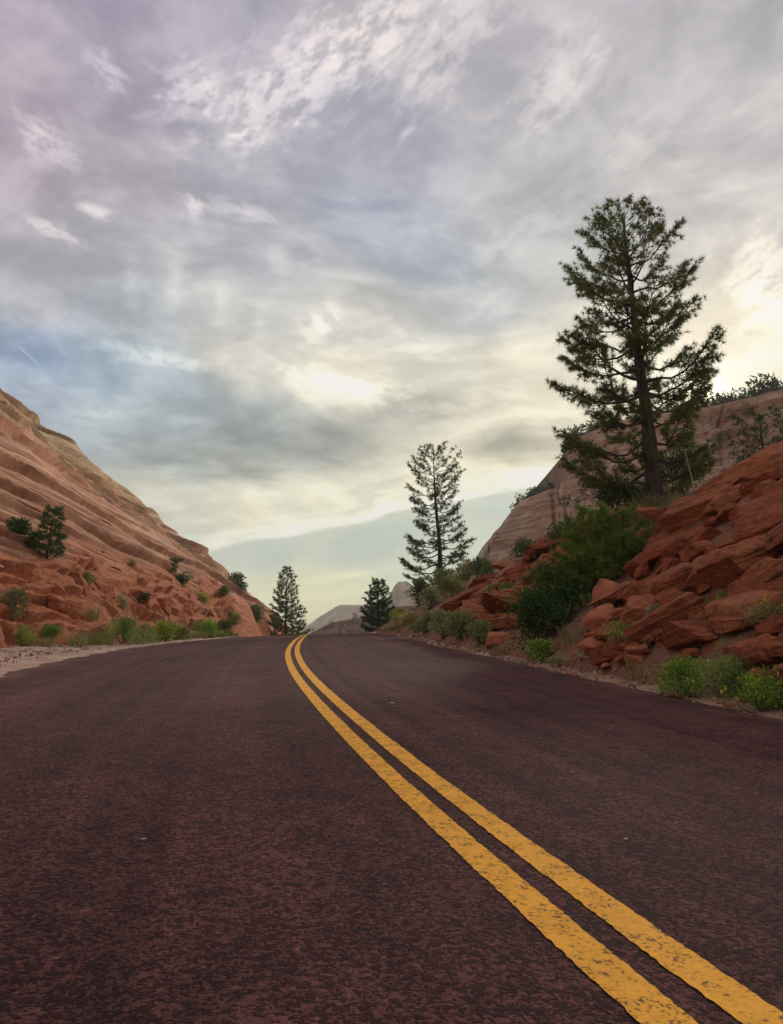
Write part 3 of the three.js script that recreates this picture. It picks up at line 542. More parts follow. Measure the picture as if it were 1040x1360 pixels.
// ---------------------------------------------------------------- cliffs and far mesas
function cliff(o) {
  const top = o.top, NI = o.ni ?? 260, NJ = o.nj ?? 90;
  const len = [0]; for (let i = 1; i < top.length; i++) len.push(len[i - 1] + Math.hypot(top[i][0] - top[i - 1][0], top[i][1] - top[i - 1][1], top[i][2] - top[i - 1][2]));
  const rows = [0, 1, 2].map((c) => top.map((p, i) => [len[i], p[c]])), on = (t, c) => table(rows[c], t * len[len.length - 1]);
  const at = (t, v) => {
    const x0 = on(t, 0), y0 = on(t, 1), d0 = -on(t, 2);
    const high = y0 - o.base, S = o.scale, w0 = x0 * 0.85 + d0 * 0.6;
    if (v < 0) { const k = -v / 0.25; return { p: [x0 * (1 + k * 0.12), y0 + high * 0.10 * k + noise(x0 / S * 3, k * 2) * S * 0.02 - 0.4 * high * Math.max(0, k - 0.75), -(d0 + k * o.back)], c: mix3(o.colors[0], o.colors[3], 0.5 + noise(x0 / S * 9, k * 5)), uv: [x0, k * o.back] }; }
    const y = y0 - high * v, wall = o.wall, q = y + noise(w0 / S * 2, y / S * 2) * S * 0.05;
    let fore = v < wall ? v * high * 0.16 : wall * high * 0.16 + (v - wall) * high * 1.25;
    const flute = fbm(w0 / S * 7 + noise(y / S * 4) * 0.3, y / S * 1.4, 3 + o.seed, 5), bed = noise(q / S * 26, 1, o.seed) * 0.5 + noise(q / S * 60, 5, o.seed) * 0.3;
    const split = Math.pow(Math.max(0, 1 - Math.abs(noise(w0 / S * 11, y / S * 0.8, 2 + o.seed)) * 18), 2), crag = fbm(w0 / S * 26, y / S * 20, 9 + o.seed, 5, 0.62);
    fore += (flute * 0.12 + bed * 0.06 * (v < wall ? 1 : 0.8) - split * 0.04 + crag * 0.085) * S * step(0, 0.05, v) * (v < wall ? 1 : 0.6);
    const streak = step(-0.02, 0.3, fbm(w0 / S * 13, y / S * 1.1, 6 + o.seed, 4)), band = step(-0.3, 0.35, bed + flute * 0.6), talus = step(wall - 0.03, wall + 0.06, v + flute * 0.1);
    let c = mix3(o.colors[0], o.colors[1], band);
    c = mix3(c, o.colors[2], streak * 0.75 * (1 - talus * 0.5));
    c = mix3(c, o.colors[3], talus * (0.3 + 0.6 * step(-0.05, 0.2, fbm(w0 / S * 30, y / S * 30, 2, 3))));
    return { p: [x0 + flute * S * 0.02, y, -(d0 - fore)], c, uv: [w0, y] };
  };
  const g = grid(NI, NJ, (i, j) => at(i / (NI - 1), (j / (NJ - 1)) * 1.25 - 0.25));
  tag(mesh(o.name, g, M.cliff), o.label, o.category, null, 'structure');
  return (t, v) => at(t, v).p;
}
const onFarCliff = cliff({ name: 'sandstone_cliff', seed: 1, scale: 40, base: -2, back: 60, wall: 0.62, ni: 520, nj: 200, category: 'cliff',
  label: 'sheer pale sandstone cliff with rust streaks and scrub along its rim',
  top: CLIFF_FAR, colors: [[0.72, 0.55, 0.42], [0.68, 0.45, 0.32], [0.52, 0.24, 0.14], [0.46, 0.33, 0.23]] });
const onNearCliff = cliff({ name: 'sandstone_cliff', seed: 2, scale: 40, base: -4, back: 70, wall: 0.5, ni: 520, nj: 200, category: 'cliff',
  label: 'pinkish rock hill with a tree-covered top behind the tall pine', top: CLIFF_NEAR, colors: [[0.66, 0.44, 0.34], [0.60, 0.36, 0.26], [0.47, 0.23, 0.15], [0.42, 0.28, 0.18]] });
cliff({ name: 'mesa', seed: 3, scale: 220, base: -40, back: 300, wall: 0.45, category: 'mesa', ni: 160, nj: 50,
  label: 'pale hazy flat-topped mesa farthest away beyond the crest', top: MESA_FAR, colors: [[0.72, 0.55, 0.42], [0.68, 0.45, 0.32], [0.52, 0.24, 0.14], [0.46, 0.33, 0.23]] });
cliff({ name: 'mesa', seed: 4, scale: 160, base: -30, back: 200, wall: 0.5, category: 'mesa', ni: 160, nj: 50,
  label: 'hazy mesa with a rounded knob on top behind the second pine', top: MESA_KNOB, colors: [[0.72, 0.55, 0.42], [0.68, 0.45, 0.32], [0.52, 0.24, 0.14], [0.46, 0.33, 0.23]] });
const onRedHill = cliff({ name: 'red_hill', seed: 5, scale: 90, base: -14, back: 120, wall: 0.25, category: 'hill', ni: 200, nj: 60,
  label: 'low dusky red hill dotted with scrub just beyond the crest', top: RED_HILL, colors: [[0.42, 0.22, 0.16], [0.38, 0.18, 0.13], [0.30, 0.14, 0.10], [0.26, 0.18, 0.12]] });
// ---------------------------------------------------------------- plants: builders
const V = (x, y, z) => new THREE.Vector3(x, y, z);
class Soup {                                                   // loose triangles with one colour each
  constructor() { this.p = []; this.c = []; }
  tri(a, b, c, k) { this.p.push(a.x, a.y, a.z, b.x, b.y, b.z, c.x, c.y, c.z); for (let i = 0; i < 3; i++) this.c.push(k[0], k[1], k[2]); }
  tube(points, radii, sides, k, rough = 0) {
    let before = null;
    points.forEach((p, i) => {
      const t = points[Math.min(i + 1, points.length - 1)].clone().sub(points[Math.max(i - 1, 0)]).normalize();
      const a = (Math.abs(t.y) < 0.9 ? V(0, 1, 0) : V(1, 0, 0)).cross(t).normalize(), b = t.clone().cross(a), ring = [];
      for (let s = 0; s < sides; s++) { const w = s / sides * 6.2832, r = radii[i] * (1 + rough * noise(s * 1.7, i * 0.9, p.y * 3)); ring.push(p.clone().addScaledVector(a, Math.cos(w) * r).addScaledVector(b, Math.sin(w) * r)); }
      if (before) for (let s = 0; s < sides; s++) { const n = (s + 1) % sides, f = 0.8 + 0.45 * (noise(s * 2.3, i * 1.3, p.y * 7) + 0.5), kk = [k[0] * f, k[1] * f, k[2] * f]; this.tri(before[s], before[n], ring[s], kk); this.tri(before[n], ring[n], ring[s], kk); }
      before = ring;
    });
  }
  build(name, m, parent) { const o = mesh(name, geometry(this.p, this.c), m, parent); return o; }
}
function unit(r) { const z = 2 * r() - 1, a = 6.2832 * r(), s = Math.sqrt(1 - z * z); return V(s * Math.cos(a), z, s * Math.sin(a)); }
const tint = (k, r, f = 0.3) => { const g = 1 - f / 2 + f * r(), h = (r() - 0.5) * 0.16; return [k[0] * g * (1 + h), k[1] * g, k[2] * g * (1 - h)]; };
// a spray of needles round the end of a twig
function tuft(soup, at, dir, len, n, wide, k, r) {
  for (let i = 0; i < n; i++) {
    const d = unit(r).addScaledVector(dir, 0.75).normalize(), l = len * (0.65 + 0.45 * r()), side = unit(r).cross(d).normalize().multiplyScalar(wide * 0.5);
    const a = at.clone().addScaledVector(d, len * 0.05);
    soup.tri(a.clone().add(side), a.clone().sub(side), a.clone().addScaledVector(d, l), tint(k, r, 0.35));
  }
}
function pine(o) {
  const r = random(o.seed), y = o.y ?? landY(o.x, o.d) - 0.12, t = thing(o.name ?? 'pine_tree', o.x, y, -o.d);
  tag(t, o.label, o.category ?? 'pine tree', o.group);
  const H = o.H, lean = o.lean ?? [0, 0], bark = o.bark ?? [0.060, 0.043, 0.034];
  const spine = (f) => V(lean[0] * f + 0.012 * H * noise(f * 3, o.seed), H * f, lean[1] * f + 0.012 * H * noise(f * 3, o.seed + 5));
  const trunk = new Soup(), pts = [], rad = []; const tr = (f) => o.r0 * (1 - f * 0.93) * (1 + 0.22 * Math.exp(-f * 40));
  for (let i = 0; i <= 26; i++) { const f = i / 26 * 0.99 - 0.01; pts.push(spine(f)); rad.push(tr(Math.max(0, f))); }
  trunk.tube(pts, rad, o.sides ?? 10, bark, 0.25); trunk.build('trunk', M.bark, t);
  const crown = new Soup(), twigs = new Soup();
  const ext = (f, c) => table(o.ext.map((e) => [e[0], e[c]]), f);
  for (let k = 0; k < o.count; k++) {
    const f = Math.min(0.985, o.t0 + (1 - o.t0) * Math.pow((k + r() * 0.6) / o.count, o.pack ?? 0.92)), phi = k * 2.39996 + (r() - 0.5) * 0.8, cs = Math.cos(phi), sn = Math.sin(phi);
    const mid = (ext(f, 1) + ext(f, 2)) * 0.46, side = cs > 0 ? ext(f, 2) : ext(f, 1), L = Math.max(0.12 * o.unit, (side * cs * cs + mid * sn * sn) * (0.80 + 0.22 * r()));
    const rise = mix(mix(o.rise0 ?? 0.0, 0.16, step(0.1, 0.55, f)), o.rise1 ?? 0.8, step(0.55, 1, f)) + (r() - 0.5) * 0.22, root = spine(f), limb = [], lr = [];
    const sag = o.sag ?? 0.14;
    for (let i = 0; i <= 7; i++) { const s = i / 7; limb.push(V(root.x + cs * L * s, root.y + L * (rise * s - sag * Math.sin(s * 3.14) + 0.22 * s * s) + noise(s * 2.5, k, o.seed) * 0.12 * L, root.z + sn * L * s + noise(s * 2.5, k, o.seed + 9) * 0.18 * L)); lr.push(Math.min(tr(f) * 0.6, (0.012 * o.unit + 0.017 * L)) * (1 - 0.86 * s)); }
    const lb = new Soup(); lb.tube(limb, lr, 5, bark, 0.2);
    const along = (s) => { const q = clamp(s, 0, 0.999) * 7, i = Math.floor(q); return limb[i].clone().lerp(limb[i + 1], q - i); };
    const n = Math.max(3, Math.round(L * o.twigs / o.unit)), out = V(cs, rise * 0.5, sn).normalize(), across = V(-sn, 0, cs);
    for (let i = 0; i < n; i++) {
      const s = mix(o.bare ?? 0.32, 1, Math.pow((i + r()) / n, 0.85)), p = along(s), sd = (i % 2 ? 1 : -1) * (0.4 + r() * 0.7), dir = out.clone().addScaledVector(across, sd).add(V(0, 0.25 + (r() - 0.5) * 0.9, 0)).normalize();
      const l = (0.20 + 0.30 * r()) * L * (1.08 - s) + (0.13 + 0.17 * r()) * o.unit, e = p.clone().addScaledVector(dir, l).add(V(0, 0.06 * l, 0));
      lb.tube([p, p.clone().lerp(e, 0.5).add(V(0, -0.04 * l, 0)), e], [lr[2] * 0.42, lr[2] * 0.3, 0.004 * o.unit], 3, bark);
      const m = Math.max(1, Math.round(l / (o.gap * o.unit)));
      const col = tint(o.color, r, 0.55);
      for (let j = 0; j < m; j++) tuft(crown, p.clone().lerp(e, 1 - j / m * 0.72).add(unit(r).multiplyScalar(0.05 * o.unit)), dir, o.needle, o.needles, o.wide, col, r);
    }
    tuft(crown, along(1), out, o.needle, o.needles * 2, o.wide, tint(o.color, r, 0.5), r);
    lb.build('limb', M.bark, t);
  }
  for (let i = 0; i < 5; i++) tuft(crown, spine(0.96 + i * 0.01), V(0, 1, 0), o.needle, o.needles, o.wide, tint(o.color, r, 0.4), r);
  crown.build('crown', M.needle, t);
  return t;
}
// a shrub: stems that fork into clumps of small leaves
function shrub(o) {
  const r = random(o.seed), y = o.y ?? landY(o.x, o.d) - 0.04, t = thing(o.name ?? 'shrub', o.x, y, -o.d), leaves = new Soup(), stems = new Soup(), flowers = new Soup();
  tag(t, o.label, o.category ?? 'shrub', o.group);
  const w = o.w / 2, dp = (o.dp ?? o.w) / 2, clumps = [], nc = o.clumps ?? 14;
  for (let i = 0; i < nc; i++) { const a = 6.2832 * r(), q = Math.sqrt(r()), hh = Math.pow(r(), 0.7); const s = Math.sqrt(Math.max(0, 1 - hh * hh * 0.85)); clumps.push({ p: V(Math.cos(a) * q * w * s * 0.8, o.h * (0.16 + 0.68 * hh), Math.sin(a) * q * dp * s * 0.8), r: (0.20 + 0.16 * r()) * Math.min(o.w, o.h * 1.3) * (o.clump ?? 1), k: tint(o.color, r, 0.7) }); }
  for (const c of clumps) {
    const foot = V((r() - 0.5) * w * 0.35, 0, (r() - 0.5) * dp * 0.35), bend = foot.clone().lerp(c.p, 0.55).add(V((r() - 0.5) * w * 0.2, -0.05 * o.h, (r() - 0.5) * dp * 0.2)), th = 0.010 * o.h + 0.004;
    stems.tube([foot, bend, c.p], [th, th * 0.65, th * 0.3], 4, o.stem ?? [0.12, 0.085, 0.06]);
    const n = Math.round(o.n / nc);
    for (let i = 0; i < n; i++) {
      const u = unit(r), at = c.p.clone().addScaledVector(V(u.x, u.y * 0.8, u.z), c.r * Math.pow(r(), 0.4) * (0.8 + 0.5 * noise(u.x * 2, u.y * 2, u.z * 2 + o.seed)));
      if (at.y < 0.01) at.y = 0.01 + 0.04 * r();
      const l = o.leaf * (0.6 + 0.8 * r()), d = unit(r).addScaledVector(u, 0.9).add(V(0, o.up ?? 0.2, 0)).normalize(), s = unit(r).cross(d).normalize().multiplyScalar(l * (o.slim ?? 0.32)), m = at.clone().addScaledVector(d, l * 0.45), e = at.clone().addScaledVector(d, l), k = tint(c.k, r, 0.4);
      leaves.tri(at, m.clone().add(s), e, k); leaves.tri(at, e, m.clone().sub(s), k);
      if (o.flower && u.y > 0.1 && r() < o.flower) { const z = 0.016 * (o.bloom ?? 1), f = at.clone().addScaledVector(u, 0.02), a = unit(r).multiplyScalar(z), b = unit(r).cross(a).normalize().multiplyScalar(z), kk = tint(o.petal ?? [0.72, 0.55, 0.04], r, 0.3); flowers.tri(f.clone().add(a), f.clone().add(b), f.clone().sub(a), kk); flowers.tri(f.clone().sub(a), f.clone().sub(b), f.clone().add(a), kk); }
    }
  }
  leaves.build('foliage', M.leaf, t); stems.build('stem', M.bark, t);
  if (flowers.p.length) flowers.build('flower', M.leaf, t).userData.kind = 'stuff';
  return t;
}
// a tuft of grass: arching blades from one root
function grass(o) {
  const r = random(o.seed), y = o.y ?? landY(o.x, o.d) - 0.03, t = thing(o.name ?? 'grass_tuft', o.x, y, -o.d), blades = new Soup();
  tag(t, o.label, 'grass tuft', o.group);
  for (let i = 0; i < o.n; i++) {
    const a = 6.2832 * r(), q = Math.sqrt(r()) * o.w * 0.36, p = V(Math.cos(a) * q, 0, Math.sin(a) * q * (o.deep ?? 1)), b = a + (r() - 0.5) * 1.6, h = o.h * (0.5 + 0.6 * r()), lean = (0.15 + 0.55 * r()) * h;
    const m = p.clone().add(V(Math.cos(b) * lean * 0.35, h * 0.62, Math.sin(b) * lean * 0.35)), e = p.clone().add(V(Math.cos(b) * lean, h * (0.8 + 0.25 * r()), Math.sin(b) * lean)), s = V(-Math.sin(b), 0, Math.cos(b)).applyAxisAngle(V(0, 1, 0), (r() - 0.5) * 2).multiplyScalar(o.wide * 0.5), k = tint(r() < (o.dry ?? 0.2) ? [0.36, 0.30, 0.14] : o.color, r, 0.5);
    blades.tri(p.clone().add(s), p.clone().sub(s), m, k); blades.tri(m.clone().addScaledVector(s, 0.8), m.clone().addScaledVector(s, -0.8), e, k); blades.tri(p.clone().add(s), m.clone().addScaledVector(s, -0.8), m.clone().addScaledVector(s, 0.8), k);
  }
  return blades.build('blade', M.leaf, t), t.children[0].userData.kind = 'stuff', t;
}
// ---------------------------------------------------------------- the trees
const PINE = [0.150, 0.175, 0.055];
pine({ seed: 101, x: 6.85, d: 20, H: 8.3, r0: 0.22, lean: [-0.40, 0.1], unit: 1, t0: 0.06, count: 80, pack: 0.95, twigs: 12, gap: 0.12, bare: 0.44, needle: 0.165, needles: 19, wide: 0.016, rise0: -0.05, color: PINE,
  label: 'tall full-crowned pine with a thick dark trunk on top of the bank',
  ext: [[0, 1.2, 0.4], [0.05, 2.3, 0.5], [0.1, 2.5, 1.4], [0.2, 2.55, 1.5], [0.26, 1.9, 1.45], [0.33, 2.5, 1.7], [0.40, 2.35, 2.75], [0.45, 2.6, 2.4], [0.5, 2.7, 1.7], [0.56, 2.0, 1.7], [0.66, 1.9, 1.75], [0.74, 1.75, 1.75], [0.8, 1.35, 1.45], [0.88, 1.0, 1.0], [0.95, 0.6, 0.6], [1, 0.2, 0.25]] });
pine({ seed: 102, x: 2.94, d: 45, y: 4.55, H: 8.5, r0: 0.17, lean: [-0.5, 0], unit: 1, t0: 0.03, count: 78, pack: 0.95, twigs: 8, gap: 0.17, bare: 0.34, needle: 0.19, needles: 14, wide: 0.026, rise0: -0.1, color: [0.115, 0.14, 0.055],
  label: 'slender open-crowned pine with bare lower trunk beyond the bank',
  ext: [[0, 1.9, 1.0], [0.08, 2.3, 1.5], [0.2, 2.3, 1.2], [0.27, 1.9, 2.1], [0.35, 2.0, 1.9], [0.42, 1.7, 1.4], [0.5, 1.5, 1.35], [0.6, 1.7, 1.6], [0.7, 1.65, 1.7], [0.8, 1.45, 1.5], [0.9, 0.95, 1.05], [0.96, 0.5, 0.55], [1, 0.1, 0.1]] });
pine({ seed: 103, x: -10.75, d: 80, H: 8.6, y: 1.5, r0: 0.15, unit: 1, t0: 0.08, count: 70, twigs: 8, gap: 0.2, bare: 0.15, needle: 0.26, needles: 14, wide: 0.045, color: [0.10, 0.15, 0.05],
  label: 'small cone-shaped pine standing past the end of the smooth hillside',
  ext: [[0, 1.7, 1.8], [0.2, 2.0, 2.2], [0.35, 1.7, 2.3], [0.5, 1.6, 1.5], [0.65, 1.3, 1.2], [0.8, 0.9, 0.9], [0.92, 0.5, 0.5], [1, 0.15, 0.15]] });
pine({ seed: 104, name: 'juniper_tree', category: 'juniper tree', x: -0.95, d: 56, H: 4.3, y: 1.95, r0: 0.12, unit: 0.8, t0: 0.05, count: 62, twigs: 8, gap: 0.16, bare: 0.1, needle: 0.19, needles: 15, wide: 0.034, color: [0.08, 0.12, 0.045],
  label: 'short rounded dark juniper beside the crest of the road',
  ext: [[0, 1.1, 1.2], [0.25, 1.2, 1.35], [0.45, 1.2, 1.3], [0.6, 1.05, 1.1], [0.75, 0.8, 0.85], [0.9, 0.5, 0.5], [1, 0.2, 0.2]] });
pine({ seed: 105, x: 8.15, d: 16.6, H: 1.75, y: 4.2, r0: 0.06, unit: 0.5, t0: 0.25, count: 26, twigs: 5, gap: 0.2, bare: 0.35, needle: 0.11, needles: 16, wide: 0.013, color: [0.10, 0.14, 0.05], rise0: 0.1,
  label: 'stunted crooked pine on top of the tall broken outcrop',
  ext: [[0, 0.6, 0.7], [0.3, 0.75, 0.9], [0.6, 0.85, 0.95], [0.8, 0.55, 0.6], [1, 0.15, 0.2]] });
pine({ seed: 106, name: 'young_pine', x: 3.55, d: 13.7, H: 1.55, r0: 0.045, unit: 0.45, t0: 0.06, count: 40, twigs: 8, gap: 0.16, bare: 0.1, needle: 0.13, needles: 22, wide: 0.011, color: [0.20, 0.28, 0.05], rise0: 0.5, sag: 0.05,
  label: 'bushy bright green young pine among the dark scrub in the gully',
  ext: [[0, 0.5, 0.45], [0.3, 0.62, 0.55], [0.6, 0.55, 0.5], [0.85, 0.35, 0.35], [1, 0.12, 0.12]] });
pine({ seed: 107, name: 'young_pine', x: 4.05, d: 13.5, H: 1.15, r0: 0.04, unit: 0.45, t0: 0.06, count: 32, twigs: 8, gap: 0.16, bare: 0.1, needle: 0.12, needles: 20, wide: 0.011, color: [0.16, 0.23, 0.045], rise0: 0.5, sag: 0.05,
  label: 'smaller young pine tucked against the end of the tall broken outcrop',
  ext: [[0, 0.4, 0.42], [0.4, 0.5, 0.5], [0.75, 0.35, 0.35], [1, 0.1, 0.1]] });
pine({ seed: 108, name: 'young_pine', x: -9.25, d: 20.8, H: 1.45, r0: 0.05, unit: 0.5, t0: 0.08, count: 36, twigs: 7, gap: 0.17, bare: 0.12, needle: 0.13, needles: 18, wide: 0.014, color: [0.075, 0.13, 0.035], rise0: 0.35, sag: 0.05, lean: [0.12, 0],
  label: 'dark young pine rooted on the smooth hillside',
  ext: [[0, 0.45, 0.35], [0.3, 0.6, 0.4], [0.55, 0.32, 0.3], [0.75, 0.26, 0.26], [1, 0.12, 0.12]] });
